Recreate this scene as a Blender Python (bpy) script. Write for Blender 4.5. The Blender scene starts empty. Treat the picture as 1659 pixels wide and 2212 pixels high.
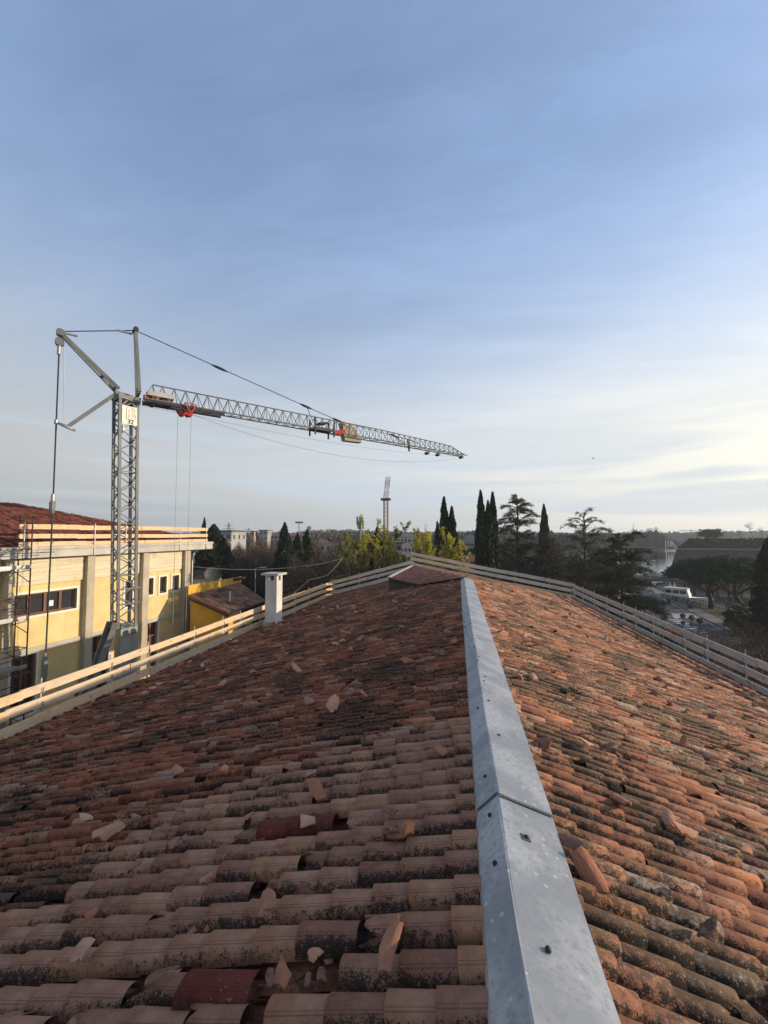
import bpy, bmesh, math, random
import numpy as np
from mathutils import Vector, Matrix
from mathutils.geometry import tessellate_polygon
random.seed(7); rng = np.random.default_rng(7)
sc = bpy.context.scene
COL = sc.collection
R = math.radians

# ------------------------------------------------------------------ camera
F_PX, CX, CY = 880.0, 829.5, 1106.0          # focal length in pixels of a 1659 px wide picture
HZ, VPX, EYE = 1153.0, 988.0, 12.0           # horizon row, vanishing point of the ridge, eye height
PSI = math.atan((VPX - CX) / F_PX)           # the camera looks a little left of the ridge
TH = math.atan((HZ - CY) / F_PX)
cam_d = bpy.data.cameras.new('camera'); cam = bpy.data.objects.new('camera', cam_d); COL.objects.link(cam)
cam.location = (0, 0, EYE); cam.rotation_euler = (math.pi / 2 + TH, 0, PSI)
cam_d.sensor_fit = 'HORIZONTAL'; cam_d.sensor_width = 36; cam_d.lens = 36 * F_PX / 1659
cam_d.clip_start = 0.05; cam_d.clip_end = 12000
sc.camera = cam
# ------------------------------------------------------------------ light
SUN_AZ, SUN_EL = R(76), R(12.0)              # azimuth from the ridge direction towards the right
sun_dir = Vector((math.sin(SUN_AZ) * math.cos(SUN_EL), math.cos(SUN_AZ) * math.cos(SUN_EL), math.sin(SUN_EL)))
sl = bpy.data.lights.new('sun', 'SUN'); sl.energy = 4.0; sl.angle = R(0.6); sl.color = (1.0, 0.82, 0.62)
so = bpy.data.objects.new('sun', sl); COL.objects.link(so)
so.rotation_euler = sun_dir.to_track_quat('Z', 'Y').to_euler()
world = bpy.data.worlds.new('World'); sc.world = world; world.use_nodes = True
sc.view_settings.view_transform = 'Standard'; sc.view_settings.look = 'None'
sc.view_settings.exposure = 0.36; sc.view_settings.gamma = 1.0
sc.cycles.use_denoising = True
sc.cycles.max_bounces = 6; sc.cycles.diffuse_bounces = 3; sc.cycles.volume_bounces = 1; sc.cycles.transparent_max_bounces = 8

class NT:
    """short-hand for building node trees"""
    def __init__(s, tree): s.t = tree; s.n = tree.nodes; s.l = tree.links
    def node(s, typ, ins=None, **kw):
        n = s.n.new(typ)
        for k, v in kw.items(): setattr(n, k, v)
        for k, v in (ins or {}).items(): s.put(n.inputs[k], v)
        return n
    def put(s, sock, v):
        if hasattr(v, 'is_output'): s.l.new(v, sock)
        elif hasattr(v, 'outputs'): s.l.new(v.outputs[0], sock)
        else:
            if sock.type == 'RGBA' and hasattr(v, '__len__') and len(v) == 3: v = (*v, 1)
            sock.default_value = v
    def math(s, op, a, b=0.0, c=0.0, clamp=False):
        n = s.node('ShaderNodeMath', operation=op, use_clamp=clamp)
        s.put(n.inputs[0], a); s.put(n.inputs[1], b); s.put(n.inputs[2], c)
        return n.outputs[0]
    def vmath(s, op, a, b=(0, 0, 0)):
        n = s.node('ShaderNodeVectorMath', operation=op); s.put(n.inputs[0], a); s.put(n.inputs[1], b)
        return n.outputs['Value'] if op == 'DOT_PRODUCT' else n.outputs[0]
    def mix(s, fac, a, b, typ='MIX'):
        n = s.node('ShaderNodeMix', data_type='RGBA', blend_type=typ)
        s.put(n.inputs[0], fac); s.put(n.inputs[6], a); s.put(n.inputs[7], b)
        return n.outputs[2]
    def noise(s, vec, scale, detail=4, rough=0.55, out=0, dist=0.0):
        n = s.node('ShaderNodeTexNoise', {'Scale': scale, 'Detail': detail, 'Roughness': rough, 'Distortion': dist})
        if vec is not None: s.put(n.inputs['Vector'], vec)
        return n.outputs[out]
    def ramp(s, fac, stops, interp='LINEAR'):
        n = s.node('ShaderNodeValToRGB'); cr = n.color_ramp; cr.interpolation = interp
        while len(cr.elements) < len(stops): cr.elements.new(0.5)
        for e, (p, c) in zip(cr.elements, stops):
            e.position = p; e.color = (*c, 1) if hasattr(c, '__len__') else (c, c, c, 1)
        s.put(n.inputs[0], fac); return n.outputs[0]
    def step(s, x, lo, hi):
        n = s.node('ShaderNodeMapRange', {'From Min': lo, 'From Max': hi}, interpolation_type='SMOOTHSTEP')
        s.put(n.inputs['Value'], x); return n.outputs[0]

# ------------------------------------------------------------------ sky: Nishita with thin winter cirrus
BANDZ = 1.2
def build_sky():
    w = NT(world.node_tree); w.n.clear()
    sky = w.node('ShaderNodeTexSky', sky_type='NISHITA', sun_disc=False)
    sky.sun_elevation = SUN_EL; sky.sun_rotation = SUN_AZ
    sky.altitude = 60; sky.air_density = 1.0; sky.dust_density = 1.6; sky.ozone_density = 1.6
    d = w.node('ShaderNodeTexCoord').outputs['Generated']
    sep = w.node('ShaderNodeSeparateXYZ', {0: d})
    zz_ = w.math('MAXIMUM', sep.outputs[2], 0.0)
    den = w.math('ADD', zz_, 0.10)
    px = w.math('DIVIDE', sep.outputs[0], den); py = w.math('DIVIDE', sep.outputs[1], den)
    p = w.node('ShaderNodeCombineXYZ', {0: px, 1: py, 2: 0.0}).outputs[0]
    mp = w.node('ShaderNodeMapping', {'Vector': p, 'Rotation': (0, 0, R(28)), 'Scale': (0.5, 1.5, 1)}).outputs[0]
    n1 = w.noise(mp, 0.75, 7, 0.58, dist=0.35)
    n2 = w.noise(mp, 3.0, 6, 0.6, dist=0.5)
    veil = w.math('ADD', w.math('MULTIPLY', n1, 0.72), w.math('MULTIPLY', n2, 0.28))
    veil = w.step(veil, 0.36, 0.68)
    sd = w.vmath('DOT_PRODUCT', d, tuple(sun_dir))
    glow = w.math('POWER', w.math('MAXIMUM', sd, 0.0), 2.0)
    lit = w.math('ADD', 4.1, w.math('MULTIPLY', sd, 1.55))
    low = w.mix(w.step(sd, 0.15, 0.80), (0.90, 0.93, 0.95), (1.04, 1.01, 0.90))
    low = w.mix(w.step(sep.outputs[2], 0.0, 0.16), w.mix(w.step(sd, 0.2, 0.8), (0.70, 0.74, 0.76), (1.04, 0.98, 0.84)), low)
    cc = w.mix(w.step(sep.outputs[2], 0.16, 0.70), low, (0.60, 0.85, 1.38))
    cloud = w.vmath('SCALE', cc); w.put(cloud.node.inputs['Scale'], lit)
    hazy = w.math('SUBTRACT', 1.0, w.step(sep.outputs[2], 0.0, 0.72))      # thicker veil towards the horizon
    fac = w.math('ADD', w.math('ADD', 0.24, w.math('MULTIPLY', veil, 0.26)), w.math('MULTIPLY', hazy, 0.66), clamp=True)
    c1 = w.mix(fac, sky.outputs[0], cloud)
    # long grey stratus banks low over the horizon
    az = w.math('ARCTAN2', sep.outputs[0], sep.outputs[1])
    bp = w.node('ShaderNodeCombineXYZ', {0: w.math('MULTIPLY', az, 1.1), 1: w.math('MULTIPLY', sep.outputs[2], 15.0), 2: BANDZ}).outputs[0]
    b1 = w.noise(bp, 1.15, 6, 0.5, dist=0.4)
    band = w.math('MULTIPLY', w.step(b1, 0.47, 0.60), w.math('MULTIPLY', w.step(sep.outputs[2], 0.0, 0.05), w.math('SUBTRACT', 1.0, w.step(sep.outputs[2], 0.12, 0.34))))
    c2 = w.mix(w.math('MULTIPLY', band, 0.6), c1, (3.1, 3.6, 4.1))
    bg = w.node('ShaderNodeBackground', {'Color': c2, 'Strength': 0.15})
    w.node('ShaderNodeOutputWorld', {'Surface': bg})
build_sky()

# ------------------------------------------------------------------ picture-to-place helpers
FW = Vector((-math.sin(PSI) * math.cos(TH), math.cos(PSI) * math.cos(TH), math.sin(TH)))
RT = Vector((math.cos(PSI), math.sin(PSI), 0)); UP = RT.cross(FW)
EYEV = Vector((0, 0, EYE)); KS = 1659 / 3024
def ray(x, y): return FW * F_PX + RT * (x - CX) - UP * (y - CY)
def at(x, y, d): return EYEV + ray(x, y) * (d / F_PX)
def onz(x, y, z): r = ray(x, y); return EYEV + r * ((z - EYE) / r.z)
def onplane(x, y, p0, n): r = ray(x, y); return EYEV + r * ((Vector(p0) - EYEV).dot(n) / r.dot(n))
def gnd(x, d, z=0.0):
    p = at(x, HZ, d); return Vector((p.x, p.y, z))
def zoom(ox, oy, w): return lambda x, y: ((ox + x * w / 1659) * KS, (oy + y * w / 1659) * KS)
def depth_of(p): return (Vector(p) - EYEV).dot(FW)
def project(p):
    q = Vector(p) - EYEV; d = q.dot(FW); return (CX + F_PX * q.dot(RT) / d, CY - F_PX * q.dot(UP) / d, d)
z1, z2, z4, z5, z6, z7 = zoom(0, 1950, 900), zoom(150, 1250, 850), zoom(700, 1950, 700), zoom(1250, 1850, 750), zoom(1800, 1850, 700), zoom(2424, 1950, 600)
zc, zr, zn, zl, zq, zs = zoom(450, 1450, 550), zoom(1700, 2200, 800), zoom(1900, 2900, 1124), zoom(500, 3000, 1400), zoom(2300, 2050, 500), zoom(1150, 1550, 700)

# ------------------------------------------------------------------ object helpers
OFF = {}
def tag(o, label=None, cat=None, group=None, kind=None):
    for k, v in (('label', label), ('category', cat), ('group', group), ('kind', kind)):
        if v: o[k] = v
    return o
def thing(name, loc, label, cat, group=None):
    o = bpy.data.objects.new(name, None); COL.objects.link(o); o.location = loc; o.empty_display_size = 0.3
    OFF[o.name] = Vector(loc); return tag(o, label, cat, group)
def link(name, me, parent=None, mat=None):
    o = bpy.data.objects.new(name, me); COL.objects.link(o)
    if mat is not None and not me.materials: me.materials.append(mat)
    if parent is not None: o.parent = parent
    OFF[o.name] = OFF[parent.name] if parent is not None else Vector((0, 0, 0))
    return o
class MB:
    """collects shapes in world coordinates; build() links them as one mesh object"""
    def __init__(s): s.v = []; s.f = []; s.c = []
    def add(s, vs, fs, col=None):
        b = len(s.v); s.v.extend([tuple(q) for q in vs]); s.f.extend([tuple(i + b for i in q) for q in fs]); s.c.extend([col] * len(fs)); return s
    def obox(s, c, a, b, d, col=None):
        c, a, b, d = Vector(c), Vector(a), Vector(b), Vector(d)
        vs = [c + a * i + b * j + d * k for i in (-1, 1) for j in (-1, 1) for k in (-1, 1)]
        fs = [(0, 1, 3, 2), (4, 6, 7, 5), (0, 4, 5, 1), (2, 3, 7, 6), (0, 2, 6, 4), (1, 5, 7, 3)]
        if a.cross(b).dot(d) < 0: fs = [f[::-1] for f in fs]
        return s.add(vs, fs, col)
    def box(s, x0, x1, y0, y1, z0, z1_, col=None):
        return s.obox(((x0 + x1) / 2, (y0 + y1) / 2, (z0 + z1_) / 2), ((x1 - x0) / 2, 0, 0), (0, (y1 - y0) / 2, 0), (0, 0, (z1_ - z0) / 2), col)
    def beam(s, p, q, w, h, up=(0, 0, 1), col=None):
        p, q = Vector(p), Vector(q); ax = q - p; up = Vector(up)
        sd = ax.cross(up)
        if sd.length < 1e-6: sd = ax.cross(Vector((1, 0, 0)))
        sd.normalize(); u = sd.cross(ax).normalized()
        return s.obox((p + q) / 2, ax / 2, sd * w / 2, u * h / 2, col)
    def tube(s, pts, rad, n=6, col=None, caps=True):
        pts = [Vector(p) for p in pts]
        if not hasattr(rad, '__len__'): rad = [rad] * len(pts)
        vs = []; fs = []
        for i, p in enumerate(pts):
            t = (pts[min(i + 1, len(pts) - 1)] - pts[max(i - 1, 0)])
            t = t.normalized() if t.length > 1e-9 else Vector((0, 0, 1))
            a = t.cross(Vector((0, 0, 1)) if abs(t.z) < 0.9 else Vector((1, 0, 0))).normalized(); b = t.cross(a)
            for k in range(n):
                an = 2 * math.pi * k / n; vs.append(p + (a * math.cos(an) + b * math.sin(an)) * rad[i])
        for i in range(len(pts) - 1):
            for k in range(n):
                fs.append((i * n + k, (i + 1) * n + k, (i + 1) * n + (k + 1) % n, i * n + (k + 1) % n))
        if caps: fs += [tuple(range(n)), tuple(range(len(vs) - 1, len(vs) - n - 1, -1))]
        return s.add(vs, fs, col)
    def prism(s, poly, vec, col=None):
        poly = [Vector(p) for p in poly]; vec = Vector(vec); n = len(poly)
        nrm = sum(((poly[i] - poly[0]).cross(poly[(i + 1) % n] - poly[0]) for i in range(1, n - 1)), Vector())
        if nrm.dot(vec) > 0: poly = poly[::-1]
        fs = [tuple(range(n)), tuple(range(2 * n - 1, n - 1, -1))]
        fs += [((i + 1) % n, i, n + i, n + (i + 1) % n) for i in range(n)]
        return s.add(poly + [p + vec for p in poly], fs, col)
    def poly(s, pts, col=None): return s.add(pts, [tuple(range(len(pts)))], col)
    def mesh(s, name, mat, off=Vector((0, 0, 0)), smooth=False):
        me = bpy.data.meshes.new(name)
        me.from_pydata([(x - off.x, y - off.y, z - off.z) for x, y, z in s.v], [], s.f)
        if any(c is not None for c in s.c):
            at_ = me.attributes.new('tc', 'FLOAT_COLOR', 'FACE')
            at_.data.foreach_set('color', np.array([(*(c or (0.5, 0.5, 0.5)), 1.0) for c in s.c], dtype=np.float32).ravel())
        if smooth: me.shade_smooth()
        me.materials.append(mat); return me
    def build(s, name, mat, parent=None, smooth=False):
        off = OFF[parent.name] if parent is not None else Vector((0, 0, 0))
        return link(name, s.mesh(name, mat, off, smooth), parent)
def np_mesh(name, V, Fq, mat, tc=None, off=(0, 0, 0), dom='POINT', smooth=False):
    """mesh from numpy arrays: V (n,3), Fq (m,k) faces of equal size, tc colours per point or face"""
    me = bpy.data.meshes.new(name); V = np.asarray(V, np.float32) - np.array(off, np.float32)
    k = Fq.shape[1]; m = len(Fq)
    me.vertices.add(len(V)); me.vertices.foreach_set('co', V.ravel())
    me.loops.add(m * k); me.loops.foreach_set('vertex_index', Fq.astype(np.int32).ravel())
    me.polygons.add(m); me.polygons.foreach_set('loop_start', np.arange(0, m * k, k, dtype=np.int32))
    me.update(calc_edges=True)
    if tc is not None:
        a = me.attributes.new('tc', 'FLOAT_COLOR', dom)
        c = np.ones((len(tc), 4), np.float32); c[:, :tc.shape[1]] = tc; a.data.foreach_set('color', c.ravel())
    if smooth: me.shade_smooth()
    me.materials.append(mat); return me
def copy_tree(o, loc=None, rz=None, scale=None, label=None, group=None):
    c = o.copy(); COL.objects.link(c); OFF[c.name] = Vector(loc) if loc is not None else OFF[o.name]
    if loc is not None: c.location = loc
    if rz is not None: c.rotation_euler.z = rz
    if scale is not None: c.scale = scale if hasattr(scale, '__len__') else (scale,) * 3
    if label: c['label'] = label
    if group: c['group'] = group
    for ch in o.children:
        k = ch.copy(); COL.objects.link(k); k.parent = c
        for g in ch.children:
            q = g.copy(); COL.objects.link(q); q.parent = k
    return c

# ------------------------------------------------------------------ materials
def new_mat(name):
    m = bpy.data.materials.new(name); m.use_nodes = True; t = NT(m.node_tree); t.n.clear()
    b = t.node('ShaderNodeBsdfPrincipled'); t.node('ShaderNodeOutputMaterial', {'Surface': b})
    return m, t, b
def pos(t): return t.node('ShaderNodeNewGeometry').outputs['Position']
def objc(t): return t.node('ShaderNodeTexCoord').outputs['Object']
def tcol(t):
    a = t.node('ShaderNodeAttribute', attribute_name='tc'); s = t.node('ShaderNodeSeparateColor', {0: a.outputs['Color']})
    return s.outputs[0], s.outputs[1], s.outputs[2]
def bump(t, b, h, strength, dist=0.02):
    n = t.node('ShaderNodeBump', {'Strength': strength, 'Distance': dist, 'Height': h}); t.put(b.inputs['Normal'], n)
def plain(name, c1, c2=None, rough=0.85, scale=3.0, fine=40.0, bmp=0.25, metal=0.0, spec=0.3, bd=0.01, lo=0.35, hi=0.65):
    m, t, b = new_mat(name); p = pos(t); c2 = c2 or tuple(x * 0.72 for x in c1)
    n1 = t.noise(p, scale, 6, 0.62); n2 = t.noise(p, fine, 4, 0.6)
    f = t.step(t.math('ADD', t.math('MULTIPLY', n1, 0.7), t.math('MULTIPLY', n2, 0.3)), lo, hi)
    t.put(b.inputs['Base Color'], t.mix(f, c2, c1))
    t.put(b.inputs['Roughness'], rough); t.put(b.inputs['Metallic'], metal); t.put(b.inputs['Specular IOR Level'], spec)
    if bmp: bump(t, b, n2, bmp, bd)
    return m
def tile_mat(name, stops, dark, pale, moss, mosscol, grooves=0.0, fresh=None):
    m, t, b = new_mat(name); p = pos(t); rnd, u, v = tcol(t)
    base = t.ramp(rnd, stops)
    n0 = t.noise(p, 9.0, 5, 0.6); base = t.mix(t.step(n0, 0.3, 0.75), base, t.mix(1.0, base, (0.70, 0.66, 0.66), 'MULTIPLY'))
    nl = t.noise(p, 1.1, 3, 0.5); nf = t.noise(p, 125.0, 5, 0.70); nm = t.noise(p, 27.0, 4, 0.62)
    if moss:
        mf = t.step(t.math('ADD', t.math('ADD', t.math('MULTIPLY', nm, 0.62), t.math('MULTIPLY', nf, 0.38)), t.math('MULTIPLY', t.math('SUBTRACT', nl, 0.5), 0.7)), 0.62 - moss * 0.3, 0.72 - moss * 0.3)
        mf = t.math('MULTIPLY', mf, 0.9)
        base = t.mix(mf, base, t.mix(nf, tuple(x * 0.45 for x in mosscol), tuple(x * 1.5 for x in mosscol)))
    if grooves:
        g = t.math('MULTIPLY', t.math('LESS_THAN', t.math('ABSOLUTE', t.math('SUBTRACT', v, 0.33)), 0.012), grooves)
        g2 = t.math('MULTIPLY', t.math('LESS_THAN', t.math('ABSOLUTE', t.math('SUBTRACT', v, 0.385)), 0.008), grooves)
        base = t.mix(t.math('MAXIMUM', g, g2), base, (0.05, 0.03, 0.025))
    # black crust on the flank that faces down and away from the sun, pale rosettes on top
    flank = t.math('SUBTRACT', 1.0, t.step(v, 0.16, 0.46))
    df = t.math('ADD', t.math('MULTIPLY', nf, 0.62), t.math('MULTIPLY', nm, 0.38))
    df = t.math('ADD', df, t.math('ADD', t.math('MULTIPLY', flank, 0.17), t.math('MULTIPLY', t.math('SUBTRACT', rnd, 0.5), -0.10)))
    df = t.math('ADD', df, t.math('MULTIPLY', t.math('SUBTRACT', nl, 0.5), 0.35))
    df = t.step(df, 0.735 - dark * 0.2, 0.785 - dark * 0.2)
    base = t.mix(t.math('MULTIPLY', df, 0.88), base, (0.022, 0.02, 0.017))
    vo = t.node('ShaderNodeTexVoronoi', {'Vector': p, 'Scale': 52.0, 'Randomness': 1.0})
    sel = t.math('GREATER_THAN', t.node('ShaderNodeSeparateColor', {0: vo.outputs['Color']}).outputs[0], 1.0 - pale)
    pf = t.math('MULTIPLY', t.math('MULTIPLY', t.math('LESS_THAN', vo.outputs['Distance'], t.math('MULTIPLY', nf, 0.55)), sel), 0.55)
    base = t.mix(pf, base, (0.30, 0.285, 0.24))
    t.put(b.inputs['Base Color'], base); t.put(b.inputs['Roughness'], 0.95); t.put(b.inputs['Specular IOR Level'], 0.15)
    bump(t, b, t.math('ADD', nf, t.math('MULTIPLY', nm, 0.8)), 0.75, 0.012)
    return m
def leaf_mat(name, c1, c2, trans=0.25, rough=0.6):
    m, t, b = new_mat(name); r, g, bl = tcol(t)
    t.put(b.inputs['Base Color'], t.mix(r, c1, c2)); t.put(b.inputs['Roughness'], rough); t.put(b.inputs['Specular IOR Level'], 0.2)
    if trans:
        tr = t.node('ShaderNodeBsdfTranslucent', {'Color': t.mix(r, tuple(x * 1.2 for x in c1), tuple(x * 1.2 for x in c2))})
        ms = t.node('ShaderNodeMixShader', {0: trans, 1: b, 2: tr})
        out = [n for n in t.n if n.bl_idname == 'ShaderNodeOutputMaterial'][0]; t.put(out.inputs['Surface'], ms)
    return m
def wood_mat(name, c1, c2):
    m, t, b = new_mat(name); p = pos(t); r, g, bl = tcol(t)
    mp = t.node('ShaderNodeMapping', {'Vector': p, 'Scale': (1.6, 1.6, 22)}).outputs[0]
    n = t.noise(mp, 2.2, 5, 0.6, dist=0.8); k = t.noise(p, 6.0, 2, 0.5)
    base = t.mix(t.step(n, 0.34, 0.66), c2, c1); st = t.noise(p, 1.3, 5, 0.65)
    base = t.mix(t.math('MULTIPLY', t.step(st, 0.50, 0.72), 0.45), base, tuple(x * 0.62 for x in c2))
    base = t.mix(t.math('MULTIPLY', t.step(k, 0.64, 0.72), 0.7), base, tuple(x * 0.4 for x in c2))
    base = t.mix(1.0, base, t.ramp(r, [(0, (0.72, 0.74, 0.78)), (0.5, (1, 0.94, 0.86)), (1, (1.15, 0.92, 0.70))]), 'MULTIPLY')
    t.put(b.inputs['Base Color'], base); t.put(b.inputs['Roughness'], 0.85); t.put(b.inputs['Specular IOR Level'], 0.2)
    bump(t, b, n, 0.3, 0.008); return m
def glass_mat(name, col=(0.02, 0.022, 0.025), rough=0.06):
    m, t, b = new_mat(name)
    n = t.noise(pos(t), 0.9, 2)
    t.put(b.inputs['Base Color'], t.mix(n, col, tuple(x * 2.2 for x in col))); t.put(b.inputs['Roughness'], rough); t.put(b.inputs['Specular IOR Level'], 0.6)
    return m

T_NEW = tile_mat('tile_pink', [(0, (0.29, 0.138, 0.086)), (0.35, (0.37, 0.188, 0.118)), (0.7, (0.43, 0.228, 0.143)), (1, (0.49, 0.255, 0.142))], 0.46, 0.20, 0.0, (0, 0, 0), grooves=0.42)
T_UP = tile_mat('tile_upper_roof', [(0, (0.30, 0.13, 0.085)), (0.5, (0.42, 0.195, 0.125)), (1, (0.52, 0.26, 0.17))], 0.30, 0.2, 0.2, (0.12, 0.08, 0.05))
T_OLD = tile_mat('tile_old_brown', [(0, (0.18, 0.063, 0.036)), (0.45, (0.295, 0.107, 0.058)), (0.84, (0.39, 0.155, 0.085)), (0.97, (0.38, 0.28, 0.20)), (1, (0.60, 0.25, 0.115))], 0.48, 0.24, 0.46, (0.092, 0.054, 0.031))
T_SUN = tile_mat('tile_lichen_orange', [(0, (0.23, 0.098, 0.056)), (0.4, (0.325, 0.148, 0.086)), (0.76, (0.42, 0.200, 0.116)), (0.93, (0.40, 0.31, 0.23)), (1, (0.60, 0.24, 0.10))], 0.60, 0.28, 0.54, (0.115, 0.078, 0.050))
T_RED = tile_mat('tile_dark_red', [(0, (0.155, 0.038, 0.028)), (1, (0.20, 0.05, 0.034))], 0.2, 0.05, 0.0, (0, 0, 0), grooves=0.5)
T_FAR = tile_mat('tile_far_red', [(0, (0.13, 0.042, 0.030)), (0.5, (0.19, 0.062, 0.042)), (1, (0.25, 0.09, 0.06))], 0.3, 0.1, 0.2, (0.05, 0.035, 0.025))
T_ANX = tile_mat('tile_annex_brown', [(0, (0.25, 0.128, 0.084)), (0.5, (0.35, 0.185, 0.122)), (1, (0.45, 0.25, 0.165))], 0.45, 0.25, 0.4, (0.05, 0.04, 0.022))
SHARD2 = tile_mat('broken_weathered_tile', [(0, (0.22, 0.10, 0.06)), (0.5, (0.30, 0.155, 0.10)), (1, (0.36, 0.20, 0.13))], 0.5, 0.2, 0.3, (0.08, 0.055, 0.035))
SHARD = tile_mat('broken_terracotta', [(0, (0.38, 0.165, 0.09)), (0.4, (0.50, 0.25, 0.15)), (0.75, (0.60, 0.36, 0.25)), (1, (0.58, 0.21, 0.08))], 0.12, 0.05, 0.0, (0, 0, 0))
DECK = plain('roof_bedding', (0.12, 0.062, 0.042), (0.035, 0.022, 0.016), 0.95, 9, 60, 0.8, bd=0.02)
WOOD = wood_mat('fence_wood', (0.66, 0.57, 0.44), (0.52, 0.42, 0.30))
WOOD_G = wood_mat('weathered_wood', (0.72, 0.655, 0.565), (0.54, 0.475, 0.40))
STEEL = plain('galvanised_steel', (0.42, 0.43, 0.43), (0.27, 0.28, 0.28), 0.5, 2.0, 30, 0.1, 0.6, 0.5)
PAINT = plain('crane_paint', (0.19, 0.20, 0.19), (0.12, 0.128, 0.124), 0.55, 1.5, 25, 0.1, 0.1, 0.4)
DARKM = plain('dark_metal', (0.045, 0.047, 0.05), (0.025, 0.026, 0.028), 0.6, 2, 30, 0.1, 0.3, 0.4)
RUST = plain('rusty_scaffold', (0.13, 0.075, 0.055), (0.07, 0.045, 0.04), 0.8, 5, 40, 0.2, 0.3)
ROPE = plain('wire_rope', (0.06, 0.06, 0.065), (0.035, 0.035, 0.04), 0.6, 8, 60, 0.2, 0.5)
REDP = plain('red_paint', (0.50, 0.045, 0.02), (0.33, 0.03, 0.018), 0.5, 3, 30, 0.1)
ORANP = plain('orange_paint', (0.55, 0.13, 0.03), (0.38, 0.08, 0.02), 0.55, 3, 30, 0.1)
WHITEP = plain('white_paint', (0.76, 0.75, 0.71), (0.6, 0.59, 0.56), 0.6, 3, 30, 0.1)
CREAM = plain('cream_plate', (0.82, 0.79, 0.66), (0.72, 0.69, 0.57), 0.5, 1.5, 20, 0.05)
CONC_L = plain('pale_concrete', (0.50, 0.475, 0.42), (0.36, 0.34, 0.30), 0.9, 0.8, 35, 0.3)
YELLOW_0 = plain('yellow_plain', (0.70, 0.545, 0.265), (0.59, 0.45, 0.205), 0.92, 0.8, 60, 0.5, bd=0.015)
def stained(name, c1, c2, c3):
    m, t, b = new_mat(name); p = pos(t)
    mp = t.node('ShaderNodeMapping', {'Vector': p, 'Scale': (1.6, 1.6, 0.16)}).outputs[0]
    n1 = t.noise(p, 0.8, 6, 0.62); n2 = t.noise(p, 60, 4, 0.6); n3 = t.noise(mp, 1.4, 6, 0.65)
    c = t.mix(t.step(n1, 0.35, 0.68), c2, c1); c = t.mix(t.math('MULTIPLY', t.step(n3, 0.5, 0.74), 0.55), c, c3)
    t.put(b.inputs['Base Color'], c); t.put(b.inputs['Roughness'], 0.92); t.put(b.inputs['Specular IOR Level'], 0.2); bump(t, b, n2, 0.5, 0.015); return m
YELLOW = stained('yellow_render', (0.70, 0.545, 0.265), (0.60, 0.46, 0.21), (0.47, 0.36, 0.18))
OCHRE = plain('ochre_render', (0.66, 0.40, 0.06), (0.54, 0.31, 0.04), 0.92, 0.7, 50, 0.3)
CONC = stained('concrete', (0.47, 0.415, 0.315), (0.37, 0.325, 0.245), (0.25, 0.215, 0.165))
PLAST = stained('chimney_plaster', (0.66, 0.63, 0.57), (0.50, 0.47, 0.43), (0.30, 0.285, 0.265))
BROWNF = plain('brown_window_wood', (0.20, 0.085, 0.04), (0.13, 0.055, 0.03), 0.6, 4, 30, 0.1)
GLASS = glass_mat('window_glass')
SHUT = plain('grey_reveal', (0.33, 0.30, 0.29), (0.25, 0.23, 0.22), 0.8)
BARK = plain('bark', (0.095, 0.065, 0.045), (0.05, 0.035, 0.026), 0.95, 4, 40, 0.6, bd=0.03)
BARK_L = plain('pale_bark', (0.20, 0.165, 0.125), (0.12, 0.095, 0.07), 0.95, 4, 40, 0.4)
TWIG = plain('twig_bark', (0.135, 0.095, 0.068), (0.085, 0.06, 0.045), 0.95, 2, 20, 0)
def cap_metal():
    m, t, b = new_mat('zinc_ridge'); p = pos(t)
    n1 = t.noise(p, 2.2, 5, 0.6); n2 = t.noise(p, 26, 5, 0.65); n3 = t.noise(p, 120, 3, 0.6)
    base = t.mix(t.step(n1, 0.36, 0.64), (0.40, 0.41, 0.415), (0.26, 0.275, 0.285))
    base = t.mix(t.math('MULTIPLY', t.step(n2, 0.48, 0.66), 0.6), base, (0.21, 0.225, 0.245))
    base = t.mix(t.math('MULTIPLY', t.step(n3, 0.55, 0.75), 0.35), base, (0.50, 0.52, 0.52))
    vo = t.node('ShaderNodeTexVoronoi', {'Vector': p, 'Scale': 17.0})
    sel = t.math('GREATER_THAN', t.node('ShaderNodeSeparateColor', {0: vo.outputs['Color']}).outputs[1], 0.66)
    spot = t.math('MULTIPLY', t.math('LESS_THAN', vo.outputs['Distance'], t.math('MULTIPLY', n2, 0.42)), sel)
    base = t.mix(t.math('MULTIPLY', spot, 0.75), base, (0.50, 0.51, 0.49))
    sp2 = t.math('MULTIPLY', t.step(t.noise(p, 7.0, 3, 0.5), 0.66, 0.74), 0.4)
    base = t.mix(sp2, base, (0.20, 0.215, 0.235))
    t.put(b.inputs['Base Color'], base); t.put(b.inputs['Roughness'], t.math('ADD', 0.42, t.math('MULTIPLY', n2, 0.3)))
    t.put(b.inputs['Metallic'], 0.35); t.put(b.inputs['Specular IOR Level'], 0.4); bump(t, b, t.math('ADD', t.math('MULTIPLY', n3, 0.05), n1), 0.25, 0.012); return m
ZINC = cap_metal()
CAPSEAM = plain('seam_mastic', (0.10, 0.105, 0.10), (0.06, 0.06, 0.06), 0.9)
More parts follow.
